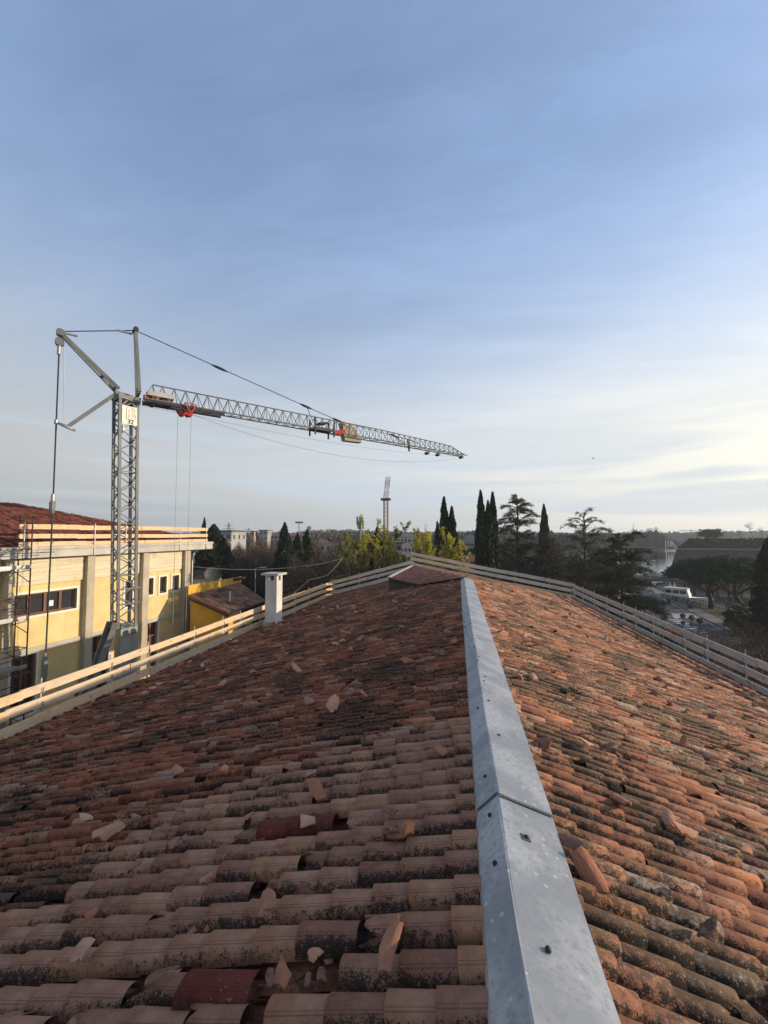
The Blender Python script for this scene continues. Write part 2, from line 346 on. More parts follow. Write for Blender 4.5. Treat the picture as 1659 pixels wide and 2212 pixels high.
# ================================================================== OUR ROOF
S = 2.0 / 1.7
RIDGE_X, RIDGE_Z = 0.285, EYE - 2.0
SLL, SLR = 0.255, 0.315
zL = lambda x: EYE - 2.065 + SLL * (x - 0.14)      # surface of the left slope (tile crests)
zR = lambda x: EYE - 2.065 - SLR * (x - 0.44)      # surface of the right slope
NL = Vector((-SLL, 0, 1)).normalized(); NR = Vector((SLR, 0, 1)).normalized()
P0L = Vector((0.14, 0, zL(0.14))); P0R = Vector((0.44, 0, zR(0.44)))
def onL(x, y): return onplane(x, y, P0L, NL)
def onR(x, y): return onplane(x, y, P0R, NR)
YN, YF = -3.0, 29.5                                  # near and far ends of the roof
LE = [onL(0, 1591), onL(300, 1462), onL(720, 1282)]
RE = [onR(1659, 1503), onR(1500, 1421), onR(1235, 1291)]
def fit(ps):
    a = np.polyfit([p.y for p in ps], [p.x for p in ps], 1); return lambda y: a[0] * y + a[1]
xLe, xRe = fit(LE), fit(RE)                          # eave lines
YF = (LE[-1].y + RE[-1].y) / 2
roof = thing('tiled_roof_house', (RIDGE_X, 14, 0), 'long low house under our feet with weathered terracotta tile roof and metal ridge', 'house')
# walls and decks
w = MB(); xl0, xl1, xr0, xr1 = xLe(YN) + 0.5, xLe(YF) + 0.5, xRe(YN) - 0.5, xRe(YF) - 0.5
w.prism([(xl0, YN + 0.4, 0), (xr0, YN + 0.4, 0), (xr1, YF - 0.3, 0), (xl1, YF - 0.3, 0)], (0, 0, zL(xl0) - 0.35))
w.build('wall', OCHRE, roof)
def deck(name, pts):
    d = MB(); d.prism([Vector(p) - Vector((0, 0, 0.45)) for p in pts], (0, 0, 0.22)); return d.build(name, DECK, roof)
YC = 19.2                                            # where the ridge cap stops
deckL = deck('roof_slope', [(0.3, YN, zL(0.3)), (xLe(YN), YN, zL(xLe(YN))), (xLe(YF), YF, zL(xLe(YF))), (-3.0, YF, zL(-3.0)), (-1.6, 20.6, zL(-1.6)), (0.3, YC, zL(0.3))])
deckR = deck('roof_slope', [(0.3, YN, zR(0.3)), (0.3, YC + 0.4, zR(0.3)), (xRe(YF), YF, zR(xRe(YF))), (xRe(YN), YN, zR(xRe(YN)))])

# ---- a coppo tile: tapered half tube with a rim, in slope coordinates (s down, t along the ridge, n out)
def tile_batch(s0, t0, L, w1, w2, hh, yaw, lift, slide, nseg, jag=None, thick=0.016, flat=0.75):
    """all arguments are arrays over tiles; returns (N,K,3) slope coordinates, faces template, tc"""
    N = len(s0); a = np.linspace(0, math.pi, nseg + 1)
    ca, sa = np.cos(a), np.sin(a) ** flat
    rows = []
    us = [0.0, 0.5, 1.0] if nseg > 6 else [0.0, 1.0]
    for u in us:
        wdt = (w2 + (w1 - w2) * u)[:, None]; h_ = (hh * (0.93 + 0.07 * u))[:, None]
        s = np.repeat((s0 + (u - 1.0) * L)[:, None], nseg + 1, 1)
        if jag is not None and u == 1.0: s = s + jag
        n = sa[None] * h_ + lift[:, None] * u
        rows.append(np.stack([s, -ca[None] * wdt / 2 + np.zeros_like(s), n], -1))
    low = rows[-1].copy(); sc_ = 1 - 2 * thick / w1
    low[..., 1] *= sc_[:, None]; low[..., 2] = low[..., 2] - thick * sa[None]; rows.append(low)
    inn = low.copy(); inn[..., 0] -= 0.12; rows.append(inn)
    V = np.stack(rows, 1)                                     # N, rows, nseg+1, 3
    sx = V[..., 0] - s0[:, None, None]; ty = V[..., 1]
    c, s_ = np.cos(yaw)[:, None, None], np.sin(yaw)[:, None, None]
    V[..., 0] = s0[:, None, None] + sx * c - ty * s_ + slide[:, None, None]
    V[..., 1] = t0[:, None, None] + sx * s_ + ty * c
    nr = V.shape[1]; K = nr * (nseg + 1)
    fs = []
    for r in range(nr - 1):
        for k in range(nseg):
            i = r * (nseg + 1) + k; fs.append((i, i + nseg + 1, i + nseg + 2, i + 1))
    uu = np.array(us + [1.0, 1.0]); vv = np.linspace(0, 1, nseg + 1)
    U = np.repeat(uu[:, None], nseg + 1, 1).ravel(); W = np.repeat(vv[None], nr, 0).ravel()
    return V.reshape(N, K, 3), np.array(fs), U, W
class Slope:
    """frame of a roof slope: origin, down-slope direction, along direction, normal"""
    def __init__(s, o, down, along): s.o = np.array(o); s.d = np.array(Vector(down).normalized()); s.a = np.array(Vector(along).normalized()); n = Vector(s.d).cross(Vector(s.a)); s.n = np.array(n if n.z > 0 else -n)
    def w(s, V): return s.o + V[..., :1] * s.d + V[..., 1:2] * s.a + V[..., 2:] * s.n
FL = Slope((RIDGE_X - 0.09, 0, zL(RIDGE_X - 0.09) - 0.178), (-1, 0, -SLL), (0, 1, 0))
FR = Slope((RIDGE_X + 0.30, 0, zR(RIDGE_X + 0.30) - 0.125), (1, 0, -SLR), (0, 1, 0))
def make_tiles(fr, sp, expo, t_lo, t_hi, smax, inside, broken, seed, hh=0.072, over=0.09, s_start=0.0, slip=0.02):
    """parameters of every tile on a slope: rows run down the slope, spacing sp along the ridge"""
    g = np.random.default_rng(seed); P = []
    t = t_lo
    while t < t_hi:
        wob = g.normal(0, 0.010); s = expo * g.uniform(0.55, 1.0) + s_start; drift = g.normal(0, 0.004); k = 0
        while s < smax(t):
            tt = t + wob + drift * k
            x = fr.o + s * fr.d + tt * fr.a
            if inside(x[0], x[1], s):
                P.append((s, tt, g.random(), g.normal(0, 0.018), g.random(), g.normal(0, slip), g.random()))
            s += expo * g.uniform(0.90, 1.08); k += 1
        t += sp
    return np.array(P)
def tiles_to_mesh(name, P, fr, sp, expo, mat, seed, nseg, broken=0.06, hh=0.072, off=(0, 0, 0), single=False, wf=0.90, flat=0.75):
    g = np.random.default_rng(seed); N = len(P)
    s0, t0, rnd, yaw, r2, slide, r3 = P.T
    w1 = np.full(N, sp * wf) * (1 + 0.04 * (r3 - 0.5)); w2 = w1 * 0.91
    L = np.full(N, expo + 0.08); lift = np.full(N, 0.015) + 0.011 * r2
    jag = None
    if nseg > 4:
        r2 = np.where(s0 < 0.75, 0.9, r2); yaw = np.where(s0 < 0.75, yaw * 0.4, yaw); b = (r2 < broken)[:, None]
        jj = -np.abs(np.cumsum(g.normal(0, 0.07, (N, nseg + 1)), 1)) - g.uniform(0, 0.12, (N, 1))
        jag = np.where(b, jj, g.normal(0, 0.0015, (N, nseg + 1)))
        yaw = np.where(r2 < broken, yaw * 3.0, yaw)
    V, fs, U, W = tile_batch(s0, t0, L, w1, w2, np.full(N, hh) * (1 + 0.12 * (r3 - 0.5)), yaw, lift, slide, nseg, jag, flat=flat)
    V = fr.w(V); K = V.shape[1]
    if single:
        out = []
        for i in range(N):
            tc = np.stack([np.full(K, rnd[i]), U, W], -1)
            out.append(np_mesh(name, V[i], fs, mat, tc, off, 'POINT', True))
        return out
    Fq = (fs[None] + (np.arange(N) * K)[:, None, None]).reshape(-1, 4)
    tc = np.stack([np.repeat(rnd, K), np.tile(U, N), np.tile(W, N)], -1)
    return np_mesh(name, V.reshape(-1, 3), Fq, mat, tc, off, 'POINT', True)

# the newer pink tiles lie on a patch next to the ridge; its ragged border comes from the photograph
bp_ = [onL(*p) for p in ((1006, 1520), (900, 1555), (760, 1592), (600, 1625), (470, 1680), (330, 1745), (230, 1815), (120, 1900), (-60, 1960))]
bx = np.array([p.x for p in bp_])[::-1]; by = np.array([p.y for p in bp_])[::-1]
def y_border(x): return np.interp(x, bx, by)
def is_new(x, y): return y < y_border(x) + 0.12 * math.sin(x * 7.3) + 0.08 * math.sin(x * 17)
SPN, EXN, SPO, EXO, SPL = 0.208, 0.30, 0.150, 0.31, 0.120
smL = lambda t: (RIDGE_X - xLe(t)) * math.hypot(1, SLL) - 0.06
smR = lambda t: (xRe(t) - RIDGE_X) * math.hypot(1, SLR) - 0.06
def in_quad_raise(x, y):      # the stretch covered by the raised far roof
    return y > YC + 0.1 and x > -1.9 - 0.62 * (y - 20.6) and y > 20.6 - 1.4 * (x + 1.6) / 1.9 and x > -4.4
PN = make_tiles(FL, SPN, EXN, -0.424, 14, smL, lambda x, y, s: is_new(x, y), 0.05, 11)
PO = make_tiles(FL, SPL, EXO, -0.42, YF - 0.1, smL, lambda x, y, s: (not is_new(x, y)) and not in_quad_raise(x, y), 0.05, 12, slip=0.03)
hipy = lambda x: YC + 0.3 + (x - 0.3) * (YF - YC) / (xRe(YF) - 0.3)
PR = make_tiles(FR, SPO, EXO, -0.45, YF - 0.1, smR, lambda x, y, s: y < hipy(x), 0.05, 13, s_start=-0.05, slip=0.03)
def near_split(P, fr, count, skip=lambda s, t: False):
    W = fr.o + P[:, :1] * fr.d + P[:, 1:2] * fr.a
    d = np.linalg.norm(W - np.array(EYEV), axis=1); inf = []
    for p in W:
        x, y, dd = project(p); inf.append(dd > 0.3 and -60 < x < 1719 and y < 2300)
    inf = np.array(inf); order = np.argsort(np.where(inf, d, 1e9))[:count]
    m = np.zeros(len(P), bool); m[order] = True; return m
def drop(P, fr, holes):
    W = fr.o + P[:, :1] * fr.d + P[:, 1:2] * fr.a; keep = np.ones(len(P), bool)
    for hx, hy, r in holes:
        keep &= ~((W[:, 0] + 0.12 * (1 if fr is FL else -1) - hx) ** 2 + ((W[:, 1] - hy) * 1.6) ** 2 < r * r)
    return P[keep]
holes = [(p.x, p.y, r) for p, r in ((onL(*zl(560, 1000)), 0.17), (onL(*zl(880, 930)), 0.13), (onL(*zl(370, 190)), 0.12), (onL(*zl(410, 700)), 0.15), (onL(*zl(880, 130)), 0.12), (onL(*zl(560, 80)), 0.1), (onL(*zl(1200, 270)), 0.1))]
PN_all = PN.copy(); PN = drop(PN, FL, holes); PN = drop(PN, FL, [(p.x + 0.10, p.y, 0.15) for p in (onL(*zl(385, 985)), onL(*zl(835, 245)), onL(*zl(665, 265)))])
mN = near_split(PN, FL, 190); mR = near_split(PR, FR, 130)
oroof = OFF[roof.name]
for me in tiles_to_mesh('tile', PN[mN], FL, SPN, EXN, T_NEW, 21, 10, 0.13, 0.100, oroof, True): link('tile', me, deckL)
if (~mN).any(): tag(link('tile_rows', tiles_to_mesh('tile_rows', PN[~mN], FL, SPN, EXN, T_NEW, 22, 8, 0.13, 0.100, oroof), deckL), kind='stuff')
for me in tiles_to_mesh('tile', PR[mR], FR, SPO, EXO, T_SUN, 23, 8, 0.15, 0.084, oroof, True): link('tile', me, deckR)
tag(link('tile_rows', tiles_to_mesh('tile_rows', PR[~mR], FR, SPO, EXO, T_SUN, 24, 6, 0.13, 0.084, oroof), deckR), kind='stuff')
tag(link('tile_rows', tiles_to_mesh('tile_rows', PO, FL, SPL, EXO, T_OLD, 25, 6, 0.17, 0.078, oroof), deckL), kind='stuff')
def pans(P, fr, sp, expo, mat, seed, par):
    Q = P.copy(); Q[:, 1] += sp / 2; Q[:, 0] -= 0.05; Q[:, 4] = 0.9; g = np.random.default_rng(seed); Q[:, 2] = g.random(len(Q))
    f2 = Slope(fr.o - fr.n * 0.03, fr.d, fr.a); tag(link('pan_tiles', tiles_to_mesh('pan_tiles', Q, f2, sp, expo, mat, seed, 4, 0, -0.035, oroof, wf=1.25), par), kind='stuff')
pans(PN_all, FL, SPN, EXN, T_OLD, 61, deckL); pans(PR[PR[:, 1] < 9], FR, SPO, EXO, T_OLD, 62, deckR)
# replaced dark red interlocking tiles: broad, low profile, lying in the rows of the pink patch
def red_tile(px, py, ln=0.34, wd=0.2, rz=0.0):
    p = onL(px, py); Pm = np.array([[0, 0, random.random(), rz, 0.9, 0, 0.5]])
    o = np.array(p); s = float((o - FL.o) @ FL.d); t = float((o - FL.o) @ FL.a); Pm[0, 0] = s + ln / 2; Pm[0, 1] = t
    me = tiles_to_mesh('tile', Pm, Slope(FL.o + FL.n * 0.022, FL.d, FL.a), wd, ln, T_RED, 5, 10, 0.0, 0.105, oroof, True, 1.05, 0.55)[0]
    link('tile', me, deckL)['label'] = 'newer dark red tile'
red_tile(*zl(385, 985), 0.36, 0.2); red_tile(*zl(835, 245), 0.34, 0.2); red_tile(*zl(665, 265), 0.2, 0.19)

# ---- raised far roof over the end of the left slope
A_t = onplane(*z5(620, 945), (0, 22.6, 0), Vector((0, 1, 0))); B_t = onL(*z5(900, 1002)); C_t = Vector((0.3, YC + 0.15, RIDGE_Z - 0.07))
P_t = onplane(*z5(832, 838), (0, YF, 0), Vector((0, 1, 0))); G_t = onplane(1015, 1241, (0, YF, 0), Vector((0, 1, 0))); R_t = Vector((xRe(YF), YF, zR(xRe(YF))))
m = MB()
for tri in ((A_t, B_t, P_t), (B_t, C_t, P_t), (C_t, G_t, P_t), (C_t, R_t, G_t)):
    m.prism([q - Vector((0, 0, 0.06)) for q in tri], (0, 0, -0.12))
upper = m.build('upper_roof', DECK, roof)
def patch_tiles(name, a, b, c, d, nr, nt, mat, seed):
    """rows of small cover tiles on the bilinear patch a-b-c-d: rows run a->b, stacked towards d->c"""
    g = np.random.default_rng(seed); V = []; T = []; F_ = []
    for i in range(nr):
        for k in range(nt):
            r = g.random()
            for u, lf in ((k / nt, 0.0), ((k + 1.1) / nt, 0.03)):
                u = min(u, 1.0)
                for j in range(5):
                    v = (i + 0.05 + 0.9 * j / 4) / nr
                    p = (a * (1 - u) + b * u) * (1 - v) + (d * (1 - u) + c * u) * v
                    V.append(p + Vector((0, 0, 0.06 * math.sin(math.pi * j / 4) + lf - 0.02))); T.append((r, u, 1 - j / 4))
            o = len(V) - 10; F_ += [(o + j, o + 5 + j, o + 6 + j, o + 1 + j) for j in range(4)]
    return np_mesh(name, np.array(V), np.array(F_), mat, np.array(T), oroof, 'POINT', True)
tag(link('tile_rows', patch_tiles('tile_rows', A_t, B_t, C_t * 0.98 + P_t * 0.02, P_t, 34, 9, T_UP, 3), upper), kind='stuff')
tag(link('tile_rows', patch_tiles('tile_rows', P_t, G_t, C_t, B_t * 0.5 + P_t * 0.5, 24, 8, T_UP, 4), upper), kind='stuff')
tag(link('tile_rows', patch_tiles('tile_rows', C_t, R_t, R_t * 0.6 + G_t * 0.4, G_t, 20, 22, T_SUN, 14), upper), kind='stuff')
f = MB(); dz = Vector((0, 0, 1))
f.prism([A_t + dz * 0.03, B_t + dz * 0.02, B_t - dz * 0.5, A_t - dz * 0.65], Vector((0.05, 0.06, 0))); f.build('fascia_board', DARKM, upper)
f = MB(); f.beam(A_t + dz * 0.05, P_t + dz * 0.05, 0.16, 0.10); f.prism([A_t, P_t, P_t - dz * 0.7, A_t - dz * 0.65], Vector((0.05, -0.02, 0))); f.build('edge_trim', CONC_L, upper)

# ---- zinc ridge cap: folded sheets that overlap, each a little crooked
def capY(y): return (EYE - RIDGE_Z) * F_PX * math.cos(PSI) / (y - HZ)
crease_y = lambda y: onz(1147 - (2212 - y) * 0.1486, y, RIDGE_Z).y
joints = [-2.2, crease_y(1706), crease_y(1334), crease_y(1268), YC]
cap_x = (RIDGE_X - 0.160, RIDGE_X, RIDGE_X + 0.395); cap_dz = (-0.135, 0.0, -0.128)
for i in range(4):
    y0, y1 = joints[i] - (0.05 if i else 0), joints[i + 1]
    lift = 0.004 * (i % 2) + (0.003 if i == 1 else 0); jx = (0, 0.004, -0.003, 0.002)[i]
    m = MB(); n = 10; prof = []
    for (x, z) in ((cap_x[0] - 0.012, cap_dz[0] - 0.03), (cap_x[0], cap_dz[0]), (cap_x[1] - 0.008, cap_dz[1] - 0.002), (cap_x[1] + 0.008, cap_dz[1] - 0.002), (cap_x[2], cap_dz[2]), (cap_x[2] + 0.012, cap_dz[2] - 0.05)):
        prof.append((x + jx, RIDGE_Z + z + lift))
    vs = []
    for k in range(n + 1):
        yy = y0 + (y1 - y0) * k / n
        for q, (x, z) in enumerate(prof):
            wv = 0.0025 * math.sin(yy * 3.1 + q) + 0.002 * math.sin(yy * 7.7 + 2 * q + i)
            vs.append((x + wv * 0.8, yy, z + wv))
    fs = [(k * 6 + q, (k + 1) * 6 + q, (k + 1) * 6 + q + 1, k * 6 + q + 1)[::-1] for k in range(n) for q in range(5)]
    o = len(vs); m.add(vs + [(x, y, z - 0.004) for x, y, z in vs], fs + [tuple(j + o for j in f_[::-1]) for f_ in fs] + [(q, q + 1, o + q + 1, o + q) for q in range(5)] + [(n * 6 + q + 1, n * 6 + q, o + n * 6 + q, o + n * 6 + q + 1) for q in range(5)])
    seg = m.build('ridge_cap', ZINC, roof)
    if i:
        s_ = MB(); wd = 0.014
        for q in range(1, 4):
            a, b = prof[q], prof[q + 1]
            if q == 2: continue
            s_.add([(a[0], y0 - wd - 0.02, a[1] + 0.0045), (b[0], y0 - wd, b[1] + 0.0045), (b[0], y0 + wd, b[1] + 0.0045), (a[0], y0 + wd - 0.02, a[1] + 0.0045)], [(0, 1, 2, 3)])
        s_.build('seam', CAPSEAM, seg)
nLc = Vector((-0.135, 0, 0.16)).normalized(); nRc = Vector((0.128, 0, 0.395)).normalized()
caps = [o for o in roof.children if o.name.startswith('ridge_cap')]
scr = MB(); scr.tube([(0, 0, 0), (0, 0, 0.004), (0, 0, 0.012), (0, 0, 0.016)], [0.016, 0.0165, 0.013, 0.004], 10)
scr_me = scr.mesh('screw', DARKM, smooth=True)
def screw(x, y, left):
    p = onplane(x, y, (RIDGE_X, 0, RIDGE_Z), nLc if left else nRc)
    cp = [c for c, a, b in zip(caps, joints[:-1], joints[1:]) if a <= p.y <= b] or caps[-1:]
    o = link('screw', scr_me, cp[0]); o.location = p - oroof + (nLc if left else nRc) * 0.003
    o.rotation_euler = (nLc if left else nRc).to_track_quat('Z', 'Y').to_euler(); return p
for q in ((45, 460), (75, 740), (18, 235)): screw(*zn(*q), True)
for q in ((380, 1245), (255, 590)): screw(*zn(*q), False)
for q in ((380, 1225), (310, 722), (295, 632), (278, 570), (272, 557), (268, 520), (266, 505), (262, 432), (263, 383)): screw(*zr(*q), True)
for q in ((548, 1447), (462, 1165), (425, 1002), (433, 968), (375, 832), (382, 806), (347, 720), (388, 656), (320, 532), (312, 470), (310, 420)): screw(*zr(*q), False)
p = onplane(*zn(250, 590), (RIDGE_X, 0, RIDGE_Z), nRc)
m = MB(); ax = Vector((0.95, 0.1, 0)); ax = (ax - nRc * ax.dot(nRc)).normalized(); m.obox(p + nRc * 0.003, ax * 0.03, nRc.cross(ax) * 0.026, nRc * 0.002); m.build('patch_plate', CAPSEAM, caps[0])

# ---- chimney
ch = thing('chimney', onL(*z4(900, 1165)), 'white plastered chimney with flat slab cap standing by the guard rail', 'chimney')
cb = onL(*z4(880, 1180)); dch = depth_of(at(*z4(900, 1100), 1)); dd = depth_of(cb)
pxm = dd / F_PX                                       # metres per pixel at the chimney
x0, xm, x1 = z4(818, 0)[0], z4(930, 0)[0], z4(985, 0)[0]
wl = (xm - x0) * pxm / math.cos(PSI + 0.12); wr = wl * 0.86
ztop = EYE + (HZ - z4(0, 722)[1]) * pxm; c0 = at(xm, HZ, dd * 0.985); c0.z = 0
u1 = Vector((-math.cos(0.10), 0.10, 0)).normalized(); u2 = Vector((0.10, math.cos(0.10), 0)).normalized()
def chb(mb, a0, a1, b0, b1, za, zb): mb.obox(c0 + u1 * (a0 + a1) / 2 + u2 * (b0 + b1) / 2 + dz * (za + zb) / 2, u1 * (a1 - a0) / 2, u2 * (b1 - b0) / 2, dz * (zb - za) / 2)
hcap = 0.10; hop = 0.27; zb_ = cb.z - 0.6
m = MB(); chb(m, 0, wl, 0, wr, zb_, ztop - hcap - hop); m.build('shaft', PLAST, ch)
for a in (0, wl - 0.17):
    for b in (0, wr - 0.17): m = MB(); chb(m, a, a + 0.17, b, b + 0.17, ztop - hcap - hop, ztop - hcap); m.build('pillar', PLAST, ch)
m = MB(); chb(m, 0.2, wl - 0.2, 0.2, wr - 0.2, ztop - hcap - hop, ztop - hcap); m.build('flue', DARKM, ch)
m = MB(); sk = 0.07; zs_ = cb.z + 0.02; chb(m, -sk, wl + sk, -sk, wr + sk, zb_, zs_ + 0.05); m.build('mortar_skirt', CONC, ch)
m = MB(); chb(m, -0.16, wl + 0.16, -0.16, wr + 0.16, ztop - hcap, ztop); m.build('cap_slab', CONC_L, ch)

# ---- guard rails round the roof
def guard_rail(name, pts, label, mat, spacing=1.9, board=3.9, h=(0.0, 0.26, 0.42, 0.65, 0.78, 1.02), tones=(0.3, 0.9), seed=1, side=Vector((0, 0, 0)), cat='guard rail', grp='timber guard rails', pmat=None, starts=None, z_drop=0.35):
    g = random.Random(seed); base = Vector(pts[0]); T = thing(name, base, label, cat, grp)
    a, b = Vector(pts[0]), Vector(pts[-1]); Ln = (b - a).length; dr = (b - a).normalized()
    sd = dr.cross(dz).normalized()
    if sd.dot(side) < 0: sd = -sd                      # towards the roof
    for r in range(len(h) // 2):
        s = -g.uniform(0.2, 1.2) if starts is None else starts; k = 0
        while s < Ln:
            e = min(s + board * g.uniform(0.9, 1.08), Ln + 0.15); s0_ = max(s - 0.06, -0.15)
            m = MB(); st = 0.032 * (k % 2); dzj = g.uniform(-0.015, 0.015); dz2 = g.uniform(-0.015, 0.015)
            z0, z1_ = h[2 * r], h[2 * r + 1]; p, q = a + dr * s0_, a + dr * e
            tn = (g.uniform(*tones), g.random(), 0); hb_ = (z1_ - z0) * g.uniform(0.92, 1.04) / 2; ns_ = 5; vs_ = []; bow = g.gauss(0, 0.012); cup = g.gauss(0, 0.012)
            for j in range(ns_ + 1):
                f_ = j / ns_; c_ = p.lerp(q, f_) + dz * ((z0 + z1_) / 2 + dzj + (dz2 - dzj) * f_ + bow * 4 * f_ * (1 - f_)) + sd * (0.02 + st + cup * 4 * f_ * (1 - f_))
                vs_ += [c_ - dz * hb_ - sd * 0.015, c_ - dz * hb_ + sd * 0.015, c_ + dz * hb_ + sd * 0.015, c_ + dz * hb_ - sd * 0.015]
            m.add(vs_, [(4 * j + i_, 4 * j + 4 + i_, 4 * j + 4 + (i_ + 1) % 4, 4 * j + (i_ + 1) % 4) for j in range(ns_) for i_ in range(4)] + [(0, 1, 2, 3), (4 * ns_ + 3, 4 * ns_ + 2, 4 * ns_ + 1, 4 * ns_)], tn)
            m.build('rail_board', mat, T); s = e; k += 1
    n = max(2, int(Ln / spacing))
    for k in range(n + 1):
        p = a + dr * (Ln * (k + 0.25 * g.uniform(-1, 1)) / n if 0 < k < n else (0.1 if k == 0 else Ln - 0.1)) - sd * 0.025
        m = MB(); m.beam(p - dz * z_drop, p + dz * (h[-1] + 0.12), 0.035, 0.035, up=dr)
        for zz in (h[2], h[-2]): m.beam(p + dz * (zz - 0.01), p + dz * (zz - 0.01) + sd * 0.11, 0.04, 0.012); m.beam(p + dz * (zz - 0.01) + sd * 0.105, p + dz * (zz + 0.13) + sd * 0.105, 0.03, 0.012, up=dr)
        m.build('post', pmat or STEEL, T)
    return T
ey = lambda y: Vector((xLe(y) - 0.05, y, zL(xLe(y)) - 0.10))
er = lambda y: Vector((xRe(y) + 0.05, y, zR(xRe(y)) - 0.10))
ysplit = LE[-1].y
guard_rail('guard_rail', [ey(2.0), ey(ysplit)], 'pale new timber guard rail along the eave facing the yellow building', WOOD, 1.75, 3.9, tones=(0.15, 1.05), seed=5, side=Vector((1, 0, 0)))
lcorner = ey(ysplit); lp = Vector((P_t.x - 0.15, YF, zL(P_t.x) - 0.05))
guard_rail('guard_rail', [Vector((lcorner.x, YF, lcorner.z)), lp], 'grey timber guard rail rising to the far peak, left of the yellow-leaved saplings', WOOD_G, 1.9, 4.0, tones=(0.2, 0.75), seed=6, side=Vector((0, -1, 0)))
guard_rail('guard_rail', [P_t - dz * 0.02, R_t - dz * 0.05], 'grey timber guard rail sloping down from the far peak to the right corner', WOOD_G, 1.7, 4.0, tones=(0.2, 0.7), seed=7, side=Vector((0, -1, 0)))
guard_rail('guard_rail', [er(YF), er(2.0)], 'grey timber guard rail along the eave facing the river', WOOD_G, 1.55, 4.0, tones=(0.1, 0.55), seed=8, side=Vector((-1, 0, 0)))

# ---- broken tile pieces lying about
def shard_mesh(i):
    """a broken piece of a half-round tile: angular outline wrapped on a small cylinder"""
    g = random.Random(100 + i); nc = g.randint(4, 6); rad = g.uniform(0.06, 0.085); rx, ry = g.uniform(0.07, 0.13), g.uniform(0.065, 0.10)
    cor = []; a0 = g.uniform(0, 6.28)
    for k in range(nc): an = a0 + 2 * math.pi * (k + g.uniform(-0.32, 0.32)) / nc; q = g.uniform(0.8, 1.12); cor.append((rx * q * math.cos(an), ry * q * math.sin(an)))
    ring = []
    for k in range(nc):
        p, q = cor[k], cor[(k + 1) % nc]
        for j in range(3): f_ = j / 3; jt = 0.008 if j else 0.0; ring.append((p[0] + (q[0] - p[0]) * f_ + g.gauss(0, jt), p[1] + (q[1] - p[1]) * f_ + g.gauss(0, jt)))
    n = len(ring); f3 = lambda x, y: (x, rad * math.sin(y / rad), rad * (math.cos(y / rad) - 1))
    V = [f3(0, 0)]
    for s_ in (0.35, 0.7, 1.0): V += [f3(x * s_, y * s_) for x, y in ring]
    top = [(0, 1 + k, 1 + (k + 1) % n) for k in range(n)]
    for r in range(2): top += [(1 + r * n + k, 1 + (r + 1) * n + k, 1 + (r + 1) * n + (k + 1) % n, 1 + r * n + (k + 1) % n) for k in range(n)]
    o = len(V); e = 1 + 2 * n; bot = [tuple(j + o for j in f_[::-1]) for f_ in top]
    rim = [(e + k, o + e + k, o + e + (k + 1) % n, e + (k + 1) % n) for k in range(n)]
    m = MB(); c = (g.random(), 0.5, 0.8); m.add(V + [(x, y * 0.86, z - 0.014) for x, y, z in V], top + bot + rim, c)
    return m.mesh('tile_shard', SHARD if i % 3 else SHARD2)
SH = [shard_mesh(i) for i in range(26)]
shard_n = [0]
def shard(p, n, label, group, tilt=0.5, scale=1.0, mi=None, rz=None):
    g = random.Random(shard_n[0] * 31 + 5); shard_n[0] += 1
    o = link('tile_shard', SH[mi if mi is not None else g.randrange(len(SH))])
    o.rotation_euler = (max(-1, min(1, g.gauss(0, tilt * 0.6))), max(-0.9, min(0.9, g.gauss(0, tilt * 0.6))), g.uniform(0, 6.3) if rz is None else rz)
    s = scale * 0.66 * g.uniform(0.65, 1.3); o.scale = (s, s, s)
    o.location = Vector(p) + Vector(n) * (0.02 + 0.035 * s); tag(o, label, 'tile shard', group); return o
lab_l = 'small broken terracotta tile shard lying on the shaded roof slope'; lab_r = 'small broken terracotta tile shard lying on the sunlit roof slope'
special_l = [((1230, 910), 'big pale curved tile shard standing on end beside the metal ridge', 1.25, 0.8), ((660, 680), 'sharp triangular tile shard standing on the pink tiles mid slope', 1.2, 1.1), ((860, 70), 'large leaning tile shard with rounded top among pink tiles', 1.5, 1.0), ((455, 45), 'narrow pointed tile shard upright at the edge of the pink tiles', 1.1, 1.1),
             ((660, 105), 'flat pale tile shard propped beside broken pink tiles', 1.3, 0.7), ((255, 235), 'triangular tile shard leaning over a hole in the tiles', 1.2, 0.9), ((55, 270), 'orange tile shard heap piece at the left of the pink tiles', 1.3, 0.8), ((1060, 300), 'small pale triangular shard wedged between two pink tile rows', 0.9, 1.0),
             ((370, 560), 'thin upright tile shard on the third row of pink tiles', 1.0, 1.1), ((885, 920), 'curled tile shard standing in the gap beside the red tile', 1.0, 0.9), ((730, 1010), 'flat tile shard lying in the hole under the lifted tile', 1.2, 0.25), ((570, 265), 'white-edged tile shard left of the small red tile', 0.9, 0.4), ((1320, 330), 'brown tile shard lying on a cracked pink tile', 0.9, 0.3)]
for (q, lb, s, tl) in special_l: shard(onL(*zl(*q)), NL, lb, None, tl, s)
special_r = [((595, 50), 'broad red shard standing upright near the ridge on the sunlit slope', 1.4, 1.1), ((715, 70), 'red shard lying flat next to the upright one near the ridge', 1.3, 0.4), ((1165, 560), 'orange shard with bright edge standing mid slope on the sunny side', 1.3, 1.0), ((1165, 40), 'tall orange shard leaning against a pale sliver on the sunny slope', 1.3, 1.2), ((1475, 60), 'dark red shard upright at the upper right of the sunny slope', 1.3, 1.0), ((1520, 680), 'large flat pinkish shard at the right edge of the sunny slope', 1.7, 0.2), ((590, 930), 'round orange shard tucked beside the ridge cap edge', 1.0, 0.6), ((1150, 900), 'pale shard over a hole in the sunny tiles', 1.1, 0.5), ((1290, 1160), 'splintered shard beside the dark hole low on the sunny slope', 1.2, 0.6), ((500, 640), 'bright orange shard lying under the ridge cap edge', 1.1, 0.4)]
for (q, lb, s, tl) in special_r: shard(onR(*zn(*q)), NR, lb, None, tl, s)
